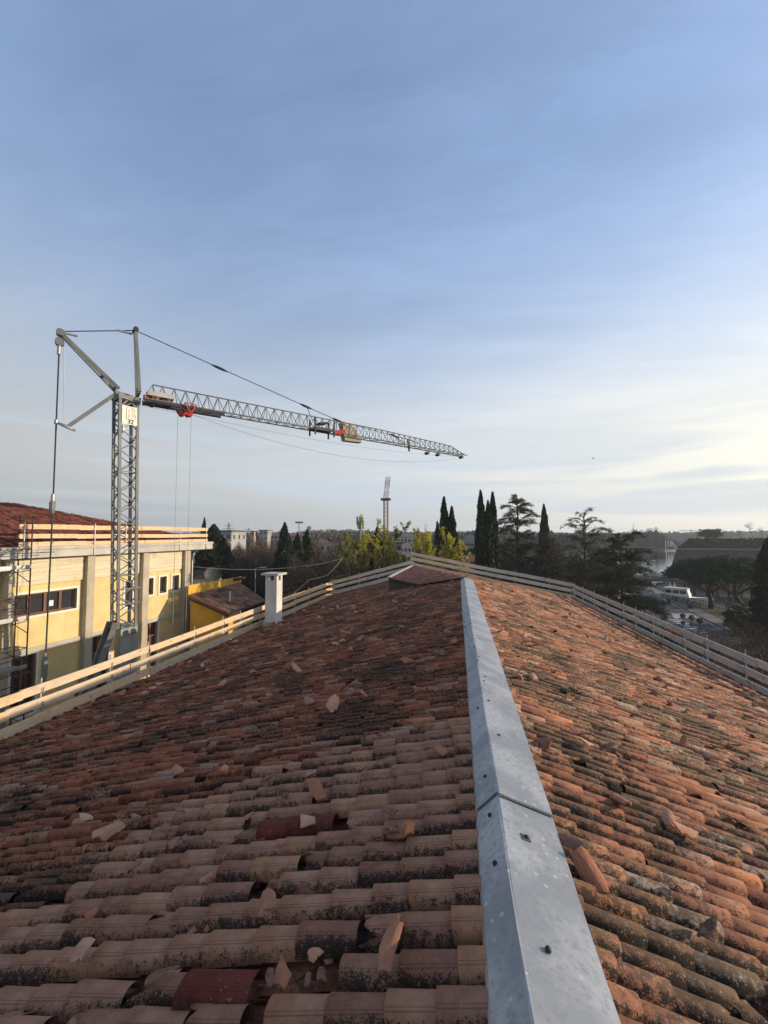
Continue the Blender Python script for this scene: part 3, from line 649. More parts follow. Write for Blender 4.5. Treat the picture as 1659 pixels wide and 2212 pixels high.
def shard_label(x, y, xe, slope, k):
    i = k % 26; gg_ = random.Random(100 + i); tone = 'weathered brown' if i % 3 == 0 else ('bright orange', 'pinkish', 'pale terracotta')[(i // 3) % 3]
    shape = ('four-cornered', 'five-cornered', 'six-cornered')[gg_.randint(4, 6) - 4]; f_ = (x - RIDGE_X) / (xe - RIDGE_X)
    where = 'close to the ridge' if f_ < 0.25 else ('by the eave' if f_ > 0.75 else ('in the upper half' if f_ < 0.5 else 'in the lower half'))
    far = 'near us' if y < 6 else ('half way along' if y < 13 else 'far along')
    return f'{tone} {shape} tile shard {where} of the {slope} slope, {far}'
g = random.Random(55)
for hx, hy, r in holes:
    for k in range(4): x, y = hx + g.uniform(-r, r), hy + g.uniform(-r, r) * 0.6; shard((x, y, zL(x) - 0.10), NL, 'small tile fragment lying in a hole between the pink tiles', 'tile fragments in the holes', 0.25, 0.5, mi=(k * 3) % 26)
g = random.Random(77)
for k in range(150):
    y = 3.0 + 20 * g.random() ** 1.3; x = g.uniform(xLe(y) + 0.5, 0.0)
    if y < y_border(x) - 0.3 and g.random() < 0.15: continue
    shard((x, y, zL(x) - 0.05), NL, shard_label(x, y, xLe(y), 'shaded', k), 'tile shards on the shaded slope', 0.5, 1.75 + 0.02 * y, mi=k % 26)
for k in range(34):
    y = g.uniform(2.2, 6.5); x = g.uniform(-5.0, -0.3)
    if y < y_border(x): shard((x, y, zL(x) - 0.04), NL, shard_label(x, y, xLe(y), 'shaded', k * 5), 'tile shards on the shaded slope', 0.5, 1.25, mi=(k * 5) % 26)
for k in range(150):
    y = 2.2 + 20 * g.random() ** 1.2; x = g.uniform(0.8, xRe(y) - 0.4)
    shard((x, y, zR(x) - 0.03), NR, shard_label(x, y, xRe(y), 'sunlit', k), 'tile shards on the sunlit slope', 0.5, 1.45 + 0.02 * y, mi=k % 26)
# ================================================================== GROUND, RIVER, QUAY
ASPH = plain('asphalt', (0.075, 0.074, 0.074), (0.05, 0.05, 0.051), 0.92, 0.5, 30, 0.2)
PAVE = plain('pavement', (0.20, 0.185, 0.165), (0.13, 0.12, 0.11), 0.92, 0.6, 20, 0.2)
MARK = plain('road_paint', (0.72, 0.72, 0.70), (0.55, 0.55, 0.53), 0.8, 2, 30, 0.1)
EARTH = plain('winter_ground', (0.095, 0.082, 0.048), (0.055, 0.048, 0.032), 0.95, 0.08, 2.5, 0.3)
GRASS = plain('dry_grass', (0.115, 0.105, 0.045), (0.07, 0.065, 0.03), 0.95, 0.3, 8, 0.5, bd=0.1)
BRICK = plain('fortress_brick', (0.075, 0.055, 0.043), (0.045, 0.036, 0.03), 0.95, 0.25, 4, 0.4, bd=0.05)
STONE = plain('quay_stone', (0.26, 0.235, 0.20), (0.17, 0.155, 0.135), 0.92, 0.7, 15, 0.3)
def water_mat():
    m, t, b = new_mat('river_water'); p = pos(t)
    mp = t.node('ShaderNodeMapping', {'Vector': p, 'Scale': (0.55, 1.3, 1), 'Rotation': (0, 0, R(-20))}).outputs[0]
    n = t.math('ADD', t.noise(mp, 0.9, 5, 0.6), t.math('MULTIPLY', t.noise(mp, 0.12, 3, 0.5), 0.8))
    t.put(b.inputs['Base Color'], (0.020, 0.030, 0.030)); t.put(b.inputs['Roughness'], 0.07); t.put(b.inputs['IOR'], 1.45); t.put(b.inputs['Specular IOR Level'], 0.5)
    bump(t, b, n, 0.11, 0.25); return m
WATER = water_mat()
quay = [(1760, 46), (1690, 52), (1604, 61), (1550, 68), (1500, 70), (1447, 73), (1395, 82), (1330, 104), (1250, 135), (1190, 170), (1165, 230), (1165, 300), (1300, 312), (1440, 322), (1475, 332), (1560, 420), (1900, 430)]
qp = [gnd(*q) for q in quay]
poly = qp + [Vector((2400, 520, 0)), Vector((2400, 2500, 0)), Vector((-2400, 2500, 0)), Vector((-2400, -500, 0)), Vector((1500, -500, 0)), Vector((1500, -20, 0)), Vector((120, 8, 0))]
m = MB(); tris = tessellate_polygon([poly])
m.add(poly, [t_ if (poly[t_[1]] - poly[t_[0]]).cross(poly[t_[2]] - poly[t_[0]]).z > 0 else t_[::-1] for t_ in tris])
tag(m.build('ground', EARTH), kind='structure')
m = MB()
for a, b in zip(qp[:-1], qp[1:]): m.poly([a, b, b - dz * 1.6, a - dz * 1.6])
tag(m.build('quay_wall', STONE), 'stone quay wall along the river', 'quay wall', kind='structure')
m = MB(); m.poly([(-100, -300, -1.05), (2350, -300, -1.05), (2350, 1200, -1.05), (-100, 1200, -1.05)]); tag(m.build('river_water', WATER), kind='structure')

# road along the quay, kerbs and crossings (laid out on the ground plane)
def gp(q, z=0.0): p = onz(*q, 0.0); return Vector((p.x, p.y, z))
ra, rb = gp(z7(545, 1165)), gp(z7(1420, 1640)); rdir = (rb - ra).normalized(); rnrm = Vector((rdir.y, -rdir.x, 0))
if rnrm.x > 0: rnrm = -rnrm                                # towards our roof
re_far = gp(z7(600, 1160)); quay_side = (re_far - ra).dot(rnrm)
RW = 7.0; r0 = re_far - rdir * 70; r1 = re_far + rdir * 75
m = MB(); m.poly([r0 + dz * 0.004, r1 + dz * 0.004, r1 + rnrm * RW + dz * 0.004, r0 + rnrm * RW + dz * 0.004]); tag(m.build('road', ASPH), kind='structure')
for s_, e_ in ((-1.9, 0.0), (RW, RW + 2.2)):
    m = MB(); m.prism([r0 + rnrm * s_, r1 + rnrm * s_, r1 + rnrm * e_, r0 + rnrm * e_], dz * 0.13); tag(m.build('pavement', PAVE), kind='structure')
m = MB(); k = -60
while k < 70:
    a = re_far + rdir * k + rnrm * RW * 0.5 + dz * 0.013; m.poly([a - rnrm * 0.07, a - rnrm * 0.07 + rdir * 2, a + rnrm * 0.07 + rdir * 2, a + rnrm * 0.07]); k += 5
for off in (0.35, RW - 0.35): a = r0 + rnrm * off + dz * 0.013; b = r1 + rnrm * off + dz * 0.013; m.poly([a - rnrm * 0.06, b - rnrm * 0.06, b + rnrm * 0.06, a + rnrm * 0.06])
road_ = bpy.data.objects['road']; m.build('lane_markings', MARK, road_)
side = MB()   # the side street that comes towards the house
sa, sb = gp(z7(560, 1330)), gp(z7(930, 1450)); 
def zebra(p_left, p_right, n, lw, dirv, width):
    """n stripes laid out from p_left towards p_right, each running along dirv"""
    for i in range(n):
        c = p_left + (p_right - p_left) * ((i + 0.5) / n)
        ax = (p_right - p_left).normalized(); mm = MB()
        mm.poly([c - ax * lw / 2 + dz * 0.016, c - ax * lw / 2 + dirv * width + dz * 0.016, c + ax * lw / 2 + dirv * width + dz * 0.016, c + ax * lw / 2 + dz * 0.016])
        mm.build('zebra_stripe', MARK, road_)
a_, b_ = gp(z7(610, 1278)), gp(z7(780, 1338)); zebra(gp(z7(600, 1283)), gp(z7(640, 1338)), 5, 0.5, (gp(z7(900, 1338)) - gp(z7(640, 1338))).normalized(), 5.2)
apron = MB(); c_ = [gp(z7(*q), 0.004) for q in ((430, 1290), (600, 1255), (1010, 1480), (1000, 1900), (560, 1560))]; c_ = [q + dz * 0.004 for q in c_]
apron.poly([q for q in c_]); tag(apron.build('side_street', ASPH), kind='structure')
for i in range(8):
    y = 1352 + i * 19; x0_, x1_ = 585 + i * 37, 690 + i * 37
    mm = MB(); q = [gp(z7(x0_, y), 0.015), gp(z7(x1_ + 40, y + 6), 0.015), gp(z7(x1_ + 48, y + 14), 0.015), gp(z7(x0_ + 8, y + 7), 0.015)]; mm.poly(q); mm.build('zebra_stripe', MARK, road_)
for i in range(7):
    y = 1545 + i * 42; mm = MB(); q = [gp(z7(700 + i * 22, y), 0.015), gp(z7(860 + i * 24, y + 6), 0.015), gp(z7(868 + i * 24, y + 22), 0.015), gp(z7(704 + i * 22, y + 14), 0.015)]; mm.poly(q); mm.build('zebra_stripe', MARK, road_)
# grass verge between road and water, railing on the quay
m = MB(); v0, v1 = re_far - rnrm * 2.0, re_far - rnrm * 2.0
m.poly([gp(z7(*q), 0.006) for q in ((600, 1120), (760, 1160), (1100, 1205), (1500, 1300), (1560, 1480), (1200, 1345), (900, 1250), (640, 1170))]); tag(m.build('grass_verge', GRASS), kind='structure')
par = thing('quay_parapet', gp(z7(640, 1170)), 'low stone parapet with square piers between road and boats', 'parapet')
pa, pb = gp(z7(520, 1120)), gp(z7(900, 1225)); n_ = 7
m = MB(); m.beam(pa + dz * 0.25, pb + dz * 0.25, 0.3, 0.5); m.build('wall', STONE, par)
for k in range(n_ + 1): p = pa + (pb - pa) * k / n_; m = MB(); m.box(p.x - 0.28, p.x + 0.28, p.y - 0.28, p.y + 0.28, 0, 0.95); m.build('pier', STONE, par)
rl = thing('quay_railing', gp(z7(720, 1150)), 'dark metal railing on the quay edge beside the white cabin boat', 'railing')
qa, qb = qp[5], qp[2]; qa2 = qa + (qb - qa) * 0.03
m = MB(); nrl = 34
for z in (0.35, 0.7, 1.05): m.beam(qa + dz * z, qb + dz * z, 0.05, 0.05)
m.build('rail', DARKM, rl)
for k in range(nrl + 1): p = qa + (qb - qa) * k / nrl; m = MB(); m.box(p.x - 0.03, p.x + 0.03, p.y - 0.03, p.y + 0.03, 0, 1.1); m.build('post', DARKM, rl)

# ================================================================== BASTION
d_b = 140.0; W_z = -1.05
bl_ = gnd(z7(560, 0)[0], 138); bt_ = gnd(z7(640, 0)[0], 139.5); br_ = gnd(2100, 128)
zt, zcd = 10.1, 6.6
fort = thing('bastion', (bl_.x, bl_.y, W_z), 'huge battered brick fortress bastion with a grassy top rising from the river', 'fortress')
bx_ = (br_ - bl_).normalized(); bn_ = Vector((-bx_.y, bx_.x, 0))           # away from us
if bn_.y < 0: bn_ = -bn_
k0 = bl_ + dz * W_z; back = bn_ * 120
fl_ = (gnd(1500, 270) - bl_).normalized()                   # left flank runs away from us
def pt(al, aw, z): q = bl_ + bx_ * al + fl_ * aw; return Vector((q.x, q.y, z))
LB = 220
lowb = [pt(0, 0, W_z - 0.5), pt(LB, 0, W_z - 0.5), pt(LB, 130, W_z - 0.5), pt(12, 130, W_z - 0.5)]
cord = [pt(2.6, 2.2, zcd), pt(LB, 2.2, zcd), pt(LB, 128, zcd), pt(14, 128, zcd)]
m = MB(); v = lowb + cord; m.add(v, [(0, 1, 5, 4), (1, 2, 6, 5), (2, 3, 7, 6), (3, 0, 4, 7)]); m.build('wall', BRICK, fort)
c2 = [pt(2.3, 1.9, zcd), pt(LB, 1.9, zcd), pt(LB, 128, zcd), pt(13.7, 128, zcd)]
m = MB(); m.prism(c2, dz * 0.35); m.build('cordon', STONE, fort)
FG = leaf_mat('fort_grass', (0.024, 0.030, 0.012), (0.058, 0.060, 0.022), 0.1)
up_ = [pt(2.9, 3.2, zcd + 0.35), pt(LB, 3.2, zcd + 0.35), pt(LB, 127, zcd + 0.35), pt(14.5, 127, zcd + 0.35)]
tp_ = [pt(6.6, 9, zt), pt(LB, 9, zt), pt(LB, 110, zt), pt(22, 110, zt)]
m = MB(); m.add(up_ + tp_, [(0, 1, 5, 4), (1, 2, 6, 5), (2, 3, 7, 6), (3, 0, 4, 7), (4, 5, 6, 7)]); m.build('grass_bank', plain('bank_turf', (0.06, 0.06, 0.026), (0.035, 0.036, 0.018), 0.95, 0.3, 6, 0.5), fort)
def leaf_cloud(name, pts, size, mat, parent=None, seed=0, flat=0.0, up=0.0, off=None, aspect=0.45, jitter=0.35):
    """one small leaf-shaped quad at each point, random tilt"""
    g = np.random.default_rng(seed); pts = np.asarray(pts, np.float32); N = len(pts)
    a = g.normal(size=(N, 3)); a[:, 2] *= (1 - flat); a[:, 2] += up * 2.0; a /= np.linalg.norm(a, axis=1)[:, None]
    b = np.cross(a, g.normal(size=(N, 3))); b /= np.linalg.norm(b, axis=1)[:, None] + 1e-9
    sz = size * g.uniform(1 - jitter, 1 + jitter, (N, 1)); A = a * sz * 0.5; B = b * sz * 0.5 * aspect
    V = np.stack([pts - A, pts + B - A * 0.1, pts + A, pts - B - A * 0.1], 1).reshape(-1, 3)
    Fq = np.arange(4 * N).reshape(-1, 4); c = np.repeat(g.random((N, 1)), 3, 1)
    o = off if off is not None else (OFF[parent.name] if parent is not None else (0, 0, 0))
    return np_mesh(name, V, Fq, mat, c, o, 'FACE')
gg = np.random.default_rng(5); n = 9000; al = gg.uniform(2.9, 130, n); h_ = gg.random(n)
pts = np.array([pt(a + 3.2 * q, 2.9 + 5.9 * q + gg.normal(0, 0.25), zcd + 0.3 + (zt - zcd) * q) for a, q in zip(al, h_)])
tag(link('bank_growth', leaf_cloud('bank_growth', pts, 0.9, FG, fort, 3), fort), kind='stuff')
n = 2600; al = gg.uniform(0.5, 130, n); h_ = gg.random(n) ** 2
pts = np.array([pt(a + 2.6 * q, 2.2 * q - 0.1, zcd * q * 0.9) for a, q in zip(al, h_) if gg.random() < 0.3])
tag(link('wall_ivy', leaf_cloud('wall_ivy', pts, 0.8, FG, fort, 4), fort), kind='stuff')

# ================================================================== BRIDGES, CAR, BOATS
br = thing('road_bridge', gnd(1480, 97, -1), 'low concrete road bridge on piles crossing the river before the bastion', 'bridge')
DK = EYE - 10.2; BRC = plain('bridge_concrete', (0.11, 0.10, 0.088), (0.07, 0.064, 0.058), 0.95, 0.5, 10, 0.2)
ba, bb = gnd(1290, 101, 0), gnd(1720, 88, 0); bdir = (bb - ba).normalized(); bside = Vector((-bdir.y, bdir.x, 0))
m = MB(); m.beam(ba + dz * (DK - 0.35), bb + dz * (DK - 0.35), 8.0, 0.7); m.build('deck', BRC, br)
L_ = (bb - ba).length
for s_ in (-3.9, 3.9):
    m = MB()
    for z in (0.4, 0.75, 1.05): m.beam(ba + bside * s_ + dz * (DK + z), bb + bside * s_ + dz * (DK + z), 0.05, 0.05)
    k = 0
    while k < L_: p = ba + bdir * k + bside * s_; m.beam(p + dz * DK, p + dz * (DK + 1.1), 0.06, 0.06, up=bdir); k += 1.5
    m.build('railing', DARKM, br)
k = 2.0
while k < L_:
    for s_ in (-2.8, 0, 2.8): p = ba + bdir * k + bside * s_; m = MB(); m.tube([p + dz * -1.6, p + dz * (DK - 0.7)], 0.32, 8); m.build('pile', BRC, br)
    k += 4.2
def make_car(name, loc, yaw, label, body_mat, L=4.6, W=1.85, H=1.68):
    T = thing(name, loc, label, 'car', 'cars on the bridge'); o = Vector(loc)
    ax = Vector((math.cos(yaw), math.sin(yaw), 0)); sd = Vector((-math.sin(yaw), math.cos(yaw), 0))
    q = lambda x, y, z: o + ax * x + sd * y + dz * z
    prof = [(-2.25, 0.35), (-2.28, 0.85), (-2.15, 1.02), (-1.95, 1.55), (-1.7, H), (0.1, H), (0.75, 1.18), (1.1, 1.02), (2.1, 0.88), (2.28, 0.68), (2.28, 0.35)]
    m = MB(); lo = [q(x * L / 4.6, -W / 2 * (0.86 if z > 1.1 else 1), z) for x, z in prof]; hi = [q(x * L / 4.6, W / 2 * (0.86 if z > 1.1 else 1), z) for x, z in prof]
    n = len(prof); m.add(lo + hi, [tuple(range(n))[::-1], tuple(range(n, 2 * n))] + [(i, (i + 1) % n, n + (i + 1) % n, n + i) for i in range(n)]); m.build('body', body_mat, T)
    for s in (-1, 1):
        for win in ([(-1.85, 1.08), (-1.72, 1.52), (-1.05, 1.56), (-1.0, 1.08)], [(-0.93, 1.08), (-0.98, 1.56), (0.02, 1.56), (0.5, 1.1)]):
            m = MB(); y = s * W / 2 * 0.87 + s * 0.012; y2 = s * (W / 2 * 0.93) + s * 0.012; pp = [q(x, y if z > 1.3 else y2, z) for x, z in win]; m.poly(pp if s < 0 else pp[::-1]); m.build('window', GLASS, T)
        for x in (-1.4, 1.42):
            m = MB(); m.tube([q(x, s * (W / 2 - 0.2), 0.34), q(x, s * (W / 2 + 0.015), 0.34)], 0.34, 16); wv = m.build('wheel', DARKM, T)
            m = MB(); m.tube([q(x, s * (W / 2 + 0.0), 0.34), q(x, s * (W / 2 + 0.03), 0.34)], 0.2, 12); m.build('rim', STEEL, wv)
        m = MB(); m.obox(q(2.24, s * 0.68, 0.78), ax * 0.06, sd * 0.2, dz * 0.08); m.build('headlight', WHITEP, T)
        m = MB(); m.obox(q(-2.26, s * 0.72, 0.92), ax * 0.04, sd * 0.14, dz * 0.12); m.build('tail_light', REDP, T)
    m = MB(); m.obox(q(0, 0, 0.62), ax * 2.0, sd * (W / 2 + 0.008), dz * 0.07); m.build('side_stripe', plain('navy_stripe', (0.03, 0.04, 0.10)), T)
    return T
CARW = plain('white_car_paint', (0.72, 0.73, 0.74), (0.66, 0.67, 0.68), 0.3, 1, 5, 0, 0.0, 0.5); CARS = plain('silver_car_paint', (0.42, 0.43, 0.44), (0.38, 0.39, 0.40), 0.3, 1, 5, 0, 0.3, 0.5)
cyaw = math.atan2(bdir.y, bdir.x)
cp_ = onplane(*z7(580, 880), ba - bside * 1.7, bside); make_car('parked_car', Vector((cp_.x, cp_.y, DK)), cyaw, 'white estate car with a dark side stripe driving over the low bridge', CARW)
cp_ = onplane(*z7(395, 872), ba + bside * 1.7, bside); make_car('parked_car', Vector((cp_.x, cp_.y, DK)), cyaw, 'silver car partly behind the cedar on the low bridge', CARS)
# far arched bridge
fb = thing('arched_bridge', gnd(1445, 345, -1), 'distant arched stone bridge between the river trees and the bastion', 'bridge')
fa, fz = gnd(1388, 352), gnd(1600, 345); fd = (fz - fa).normalized(); fn = Vector((-fd.y, fd.x, 0)); FLn = (fz - fa).length; zdk = EYE - 1.2
xa = (gnd(z7(578, 0)[0], 349) - fa).dot(fd); arch = []
prof = [(0, -1.5), (0, zdk), (FLn, zdk), (FLn, -1.5)]
holes_ = []
def arch_pts(cx, r, rise): return [(cx + r * math.cos(math.pi * k / 14), -1.0 + rise * math.sin(math.pi * k / 14)) for k in range(15)]
outer = [(0, zdk), (0, -1.5)]
for cx in (xa,): ar = arch_pts(cx, 11.5, 8.6)[::-1]; outer += [(ar[0][0], -1.5)] + ar + [(ar[-1][0], -1.5)]
outer += [(FLn, -1.5), (FLn, zdk)]
pl = [fa + fd * x + dz * z for x, z in outer]; tr = tessellate_polygon([pl]); m = MB(); n = len(pl); bk = [p + fn * 8 for p in pl]
m.add(pl + bk, [t_ for t_ in tr] + [tuple(i + n for i in t_[::-1]) for t_ in tr] + [(i, (i + 1) % n, n + (i + 1) % n, n + i) for i in range(n)]); m.build('arches', STONE, fb)
m = MB(); m.beam(fa + dz * (zdk + 0.5) + fn * 0.2, fz + dz * (zdk + 0.5) + fn * 0.2, 0.4, 1.0); m.build('parapet', STONE, fb)

def make_boat(name, loc, yaw, label, L=7.0, W=2.5, H=1.0, cabin=None, roof_h=1.7, mast=0, group='moored boats'):
    T = thing(name, loc, label, 'boat', group); o = Vector(loc); ax = Vector((math.cos(yaw), math.sin(yaw), 0)); sd = Vector((-math.sin(yaw), math.cos(yaw), 0))
    q = lambda x, y, z: o + ax * x + sd * y + dz * z
    m = MB(); st = [(-0.5, 0.82, 0.9), (-0.2, 1.0, 0.92), (0.15, 0.95, 0.97), (0.36, 0.62, 1.08), (0.5, 0.04, 1.2)]; vs = []
    for x, w_, h_ in st: vs += [q(x * L, -w_ * W / 2, h_ * H), q(x * L * 0.94, -w_ * W * 0.34, -0.12), q(x * L * 0.94, w_ * W * 0.34, -0.12), q(x * L, w_ * W / 2, h_ * H)]
    fs = []
    for i in range(4): b = i * 4; fs += [(b + k, b + 4 + k, b + 5 + k, b + 1 + k)[::-1] for k in range(3)] + [(b + 3, b + 7, b + 4, b)[::-1]]
    fs += [(0, 1, 2, 3), (16, 19, 18, 17)]; m.add(vs, fs); hull = m.build('hull', WHITEP, T)
    m = MB()
    for s in (0, 3): m.tube([vs[i * 4 + s] + dz * 0.02 for i in range(5)], 0.05, 5)
    m.build('gunwale', DARKM, hull)
    if cabin:
        x0_, x1_ = cabin; hw = W * 0.4; zb = H * 0.9
        m = MB(); lo = [q(x0_ * L, -hw, zb), q(x1_ * L, -hw, zb), q(x1_ * L, hw, zb), q(x0_ * L, hw, zb)]; hi = [q(x0_ * L, -hw * 0.94, zb + roof_h), q((x1_ - 0.05) * L, -hw * 0.94, zb + roof_h), q((x1_ - 0.05) * L, hw * 0.94, zb + roof_h), q(x0_ * L, hw * 0.94, zb + roof_h)]
        m.add(lo + hi, [(0, 1, 5, 4), (1, 2, 6, 5), (2, 3, 7, 6), (3, 0, 4, 7), (4, 5, 6, 7)]); m.build('cabin', CREAM if roof_h > 1.6 else WHITEP, T)
        m = MB(); m.obox(q((x0_ + x1_ - 0.05) / 2 * L, 0, zb + roof_h + 0.04), ax * ((x1_ - x0_) / 2 * L), sd * (hw + 0.05), dz * 0.04); m.build('cabin_roof', CONC_L, T)
        nw = max(2, int((x1_ - x0_) * L / 1.0))
        for s in (-1, 1):
            for k in range(nw):
                c = q((x0_ + (x1_ - 0.06 - x0_) * (k + 0.5) / nw) * L, s * (hw * 0.97 + 0.02), zb + roof_h * 0.62); m = MB(); m.obox(c, ax * ((x1_ - x0_) * L / nw * 0.36), sd * 0.012, dz * roof_h * 0.2); m.build('window', GLASS, T)
    if mast: m = MB(); m.tube([q(0.08 * L, 0, H * 0.9), q(0.05 * L, 0, mast)], [0.10, 0.07], 8); m.tube([q(0.08 * L, 0, H + 0.9), q(-0.4 * L, 0, H + 0.8)], 0.06, 6); m.build('mast', WHITEP, T)
    return T
qd = qp[3] - qp[5]; qyaw = math.atan2(qd.y, qd.x)
cb_ = onz(*z7(915, 1190), -1.05); make_boat('cabin_boat', cb_ + Vector((-0.9, 1.9, 0)), qyaw + 0.05, 'big white cabin boat with a canopy roof moored behind the umbrella pine', 7.6, 2.8, 1.1, (-0.46, 0.05), 1.6)
sb_ = onz(*z7(540, 1040), -1.05); make_boat('sailing_boat', sb_, qyaw - 0.15, 'white sailing boat with a tall bare mast at the quay', 8.0, 2.6, 0.95, (-0.2, 0.2), 0.7, mast=EYE + (HZ - z7(0, 490)[1]) * depth_of(sb_) / F_PX + 1.05)
sb_ = onz(*z7(680, 1090), -1.05); make_boat('motor_boat', sb_, qyaw - 0.1, 'small open motor boat between the sailing boat and the cabin boat', 5.0, 2.0, 0.7, (-0.1, 0.15), 0.6)
for i, (q, L_b, lb) in enumerate((((1640, 868), 9, 'white motor boat behind the dense cedar, nearest the bridge'), ((1600, 770), 8, 'white boat moored far out behind the dense cedar'), ((1540, 965), 8, 'pale boat glimpsed low between the cedar branches'), ((1330, 775), 9, 'white boat seen through the sparse cedar, upper one'), ((1245, 795), 8, 'white boat seen left of the sparse cedar trunk'), ((1040, 935), 7, 'white boat low between the two tall cedars'), ((1430, 850), 8, 'white boat right of the sparse cedar trunk'), ((1330, 905), 7, 'small white boat low behind the sparse cedar'))):
    p = onz(*z6(*q), -1.05); make_boat('moored_boat', p, qyaw + 0.9 + 0.3 * math.sin(i * 2.3), lb, L_b, 2.8, 1.1, (-0.3, 0.2), 1.1)
# ================================================================== YELLOW BUILDING
FD = ray(1090, HZ); FD.z = 0; FD.normalize()                    # along the facade, away from us
FN = Vector((FD.y, -FD.x, 0))                                    # out of the facade, towards our roof
F0 = at(440, HZ, 36.0); F0.z = 0
def fuv(x, y, n=0.0):
    p = onplane(x, y, F0 + FN * n, FN); return ((p - F0).dot(FD), p.z)
def fp(u, z, n=0.0): return F0 + FD * u + FN * n + dz * z
yb = thing('yellow_building', F0, 'yellow rendered hall with concrete pilasters and red tiled roof behind the crane', 'building')
def fbox(mb, u0, u1, za, zb, n0, n1): mb.obox(fp((u0 + u1) / 2, (za + zb) / 2, (n0 + n1) / 2), FD * (u1 - u0) / 2, dz * (zb - za) / 2, FN * (n1 - n0) / 2); return mb
uR = fuv(*z1(1352, 600))[0]; uL = uR - 46.0
OV = 0.75                                                        # eave overhang
zf1 = fuv(*z1(700, 362), OV)[1]; zf0 = fuv(*z1(700, 432), OV)[1]      # fascia top and bottom
def rows_between(u0, u1, za, zb, openings, n0=-0.3, n1=0.0):
    """wall pieces round rectangular openings (u0,u1,z0,z1)"""
    us = sorted({u0, u1, *[o[0] for o in openings], *[o[1] for o in openings]}); mb = MB()
    for a, b in zip(us[:-1], us[1:]):
        cut = sorted([(o[2], o[3]) for o in openings if o[0] <= a + 1e-6 and o[1] >= b - 1e-6]); z = za
        for c, d in cut:
            if c > z: fbox(mb, a, b, z, c, n0, n1)
            z = d
        if z < zb: fbox(mb, a, b, z, zb, n0, n1)
    return mb
def rect(pa, pb): a, b = fuv(*z1(*pa)), fuv(*z1(*pb)); return (min(a[0], b[0]), max(a[0], b[0]), min(a[1], b[1]), max(a[1], b[1]))
def rect2(xl, xr, xm, yt, ybm):
    """opening between columns xl and xr, heights read at column xm"""
    return (fuv(*z1(xl, yt))[0], fuv(*z1(xr, yt))[0], fuv(*z1(xm, ybm))[1], fuv(*z1(xm, yt))[1])
WINS = [(rect2(103, 557, 557, 672, 816), 'strip'), (rect2(1062, 1112, 1085, 602, 722), 'small'), (rect2(1159, 1208, 1183, 590, 708), 'small'), (rect2(1250, 1298, 1272, 581, 690), 'small'), (rect2(908, 962, 935, 622, 805), 'small'),
        (rect2(82, 262, 262, 1142, 1560), 'tall'), (rect2(660, 790, 700, 1022, 1420), 'tall'), (rect2(1059, 1144, 1100, 915, 1255), 'tall')]
wall = rows_between(uL, uR, 0, zf0, [w_[0] for w_ in WINS]).build('wall', YELLOW, yb)
m = MB(); m.obox(fp((uL + uR) / 2, zf0 / 2, -9.3), FD * (uR - uL) / 2, FN * 9.0, dz * zf0 / 2); m.build('wall', YELLOW, yb)
zfr = fuv(*z1(590, 612))[1]
pil = [(fuv(*z1(605, 500))[0], fuv(*z1(660, 500))[0]), (fuv(*z1(1012, 500))[0], fuv(*z1(1056, 500))[0]), (fuv(*z1(1318, 500))[0], uR + 0.02), (fuv(*z1(5, 500))[0], fuv(*z1(58, 500))[0])]
for a, b in pil: fbox(MB(), a, b, 0, zf0, 0.003, 0.38).build('pilaster', CONC, yb)
cuts = sorted([(a, b) for a, b in pil]); edges = [uL] + [x for c in cuts for x in c] ; 
FRZ = None
def frieze_mat():
    m, t, b = new_mat('board_marked_concrete'); p = pos(t)
    mp = t.node('ShaderNodeMapping', {'Vector': p, 'Scale': (0.25, 0.25, 7.0)}).outputs[0]
    n = t.noise(mp, 2.0, 4, 0.6); k = t.noise(p, 1.6, 5, 0.6); q = t.noise(p, 9, 4, 0.6)
    c = t.mix(t.step(n, 0.35, 0.65), (0.52, 0.46, 0.31), (0.64, 0.58, 0.42)); c = t.mix(t.math('MULTIPLY', t.step(k, 0.55, 0.72), 0.45), c, (0.36, 0.30, 0.19)); c = t.mix(t.math('MULTIPLY', t.step(q, 0.62, 0.7), 0.6), c, (0.22, 0.18, 0.12))
    t.put(b.inputs['Base Color'], c); t.put(b.inputs['Roughness'], 0.92); bump(t, b, n, 0.5, 0.03); return m
FRZ = frieze_mat()
spans = [(cuts[0][1], cuts[1][0]), (cuts[1][1], cuts[2][0]), (cuts[2][1], cuts[3][0]), (uL, cuts[0][0])]
nbd = 6
for a, b in spans:
    for k in range(nbd):
        za, zb = zfr + (zf0 - zfr) * k / nbd + 0.006, zfr + (zf0 - zfr) * (k + 1) / nbd
        fbox(MB(), a + 0.02, b - 0.02, za, zb, 0.003, 0.10 + 0.012 * (k % 2)).build('frieze_board', FRZ, yb)
zl1, zl0 = fuv(*z1(500, 1040))[1], fuv(*z1(500, 1072))[1]
for a, b in spans: fbox(MB(), a + 0.01, b - 0.01, zl0, zl1, 0.003, 0.10).build('ledge', CONC_L, yb)
SURR = plain('window_surround', (0.74, 0.70, 0.58), (0.62, 0.58, 0.47), 0.85)
PAPER = plain('paper_sheet', (0.75, 0.75, 0.76), (0.68, 0.68, 0.70), 0.8)
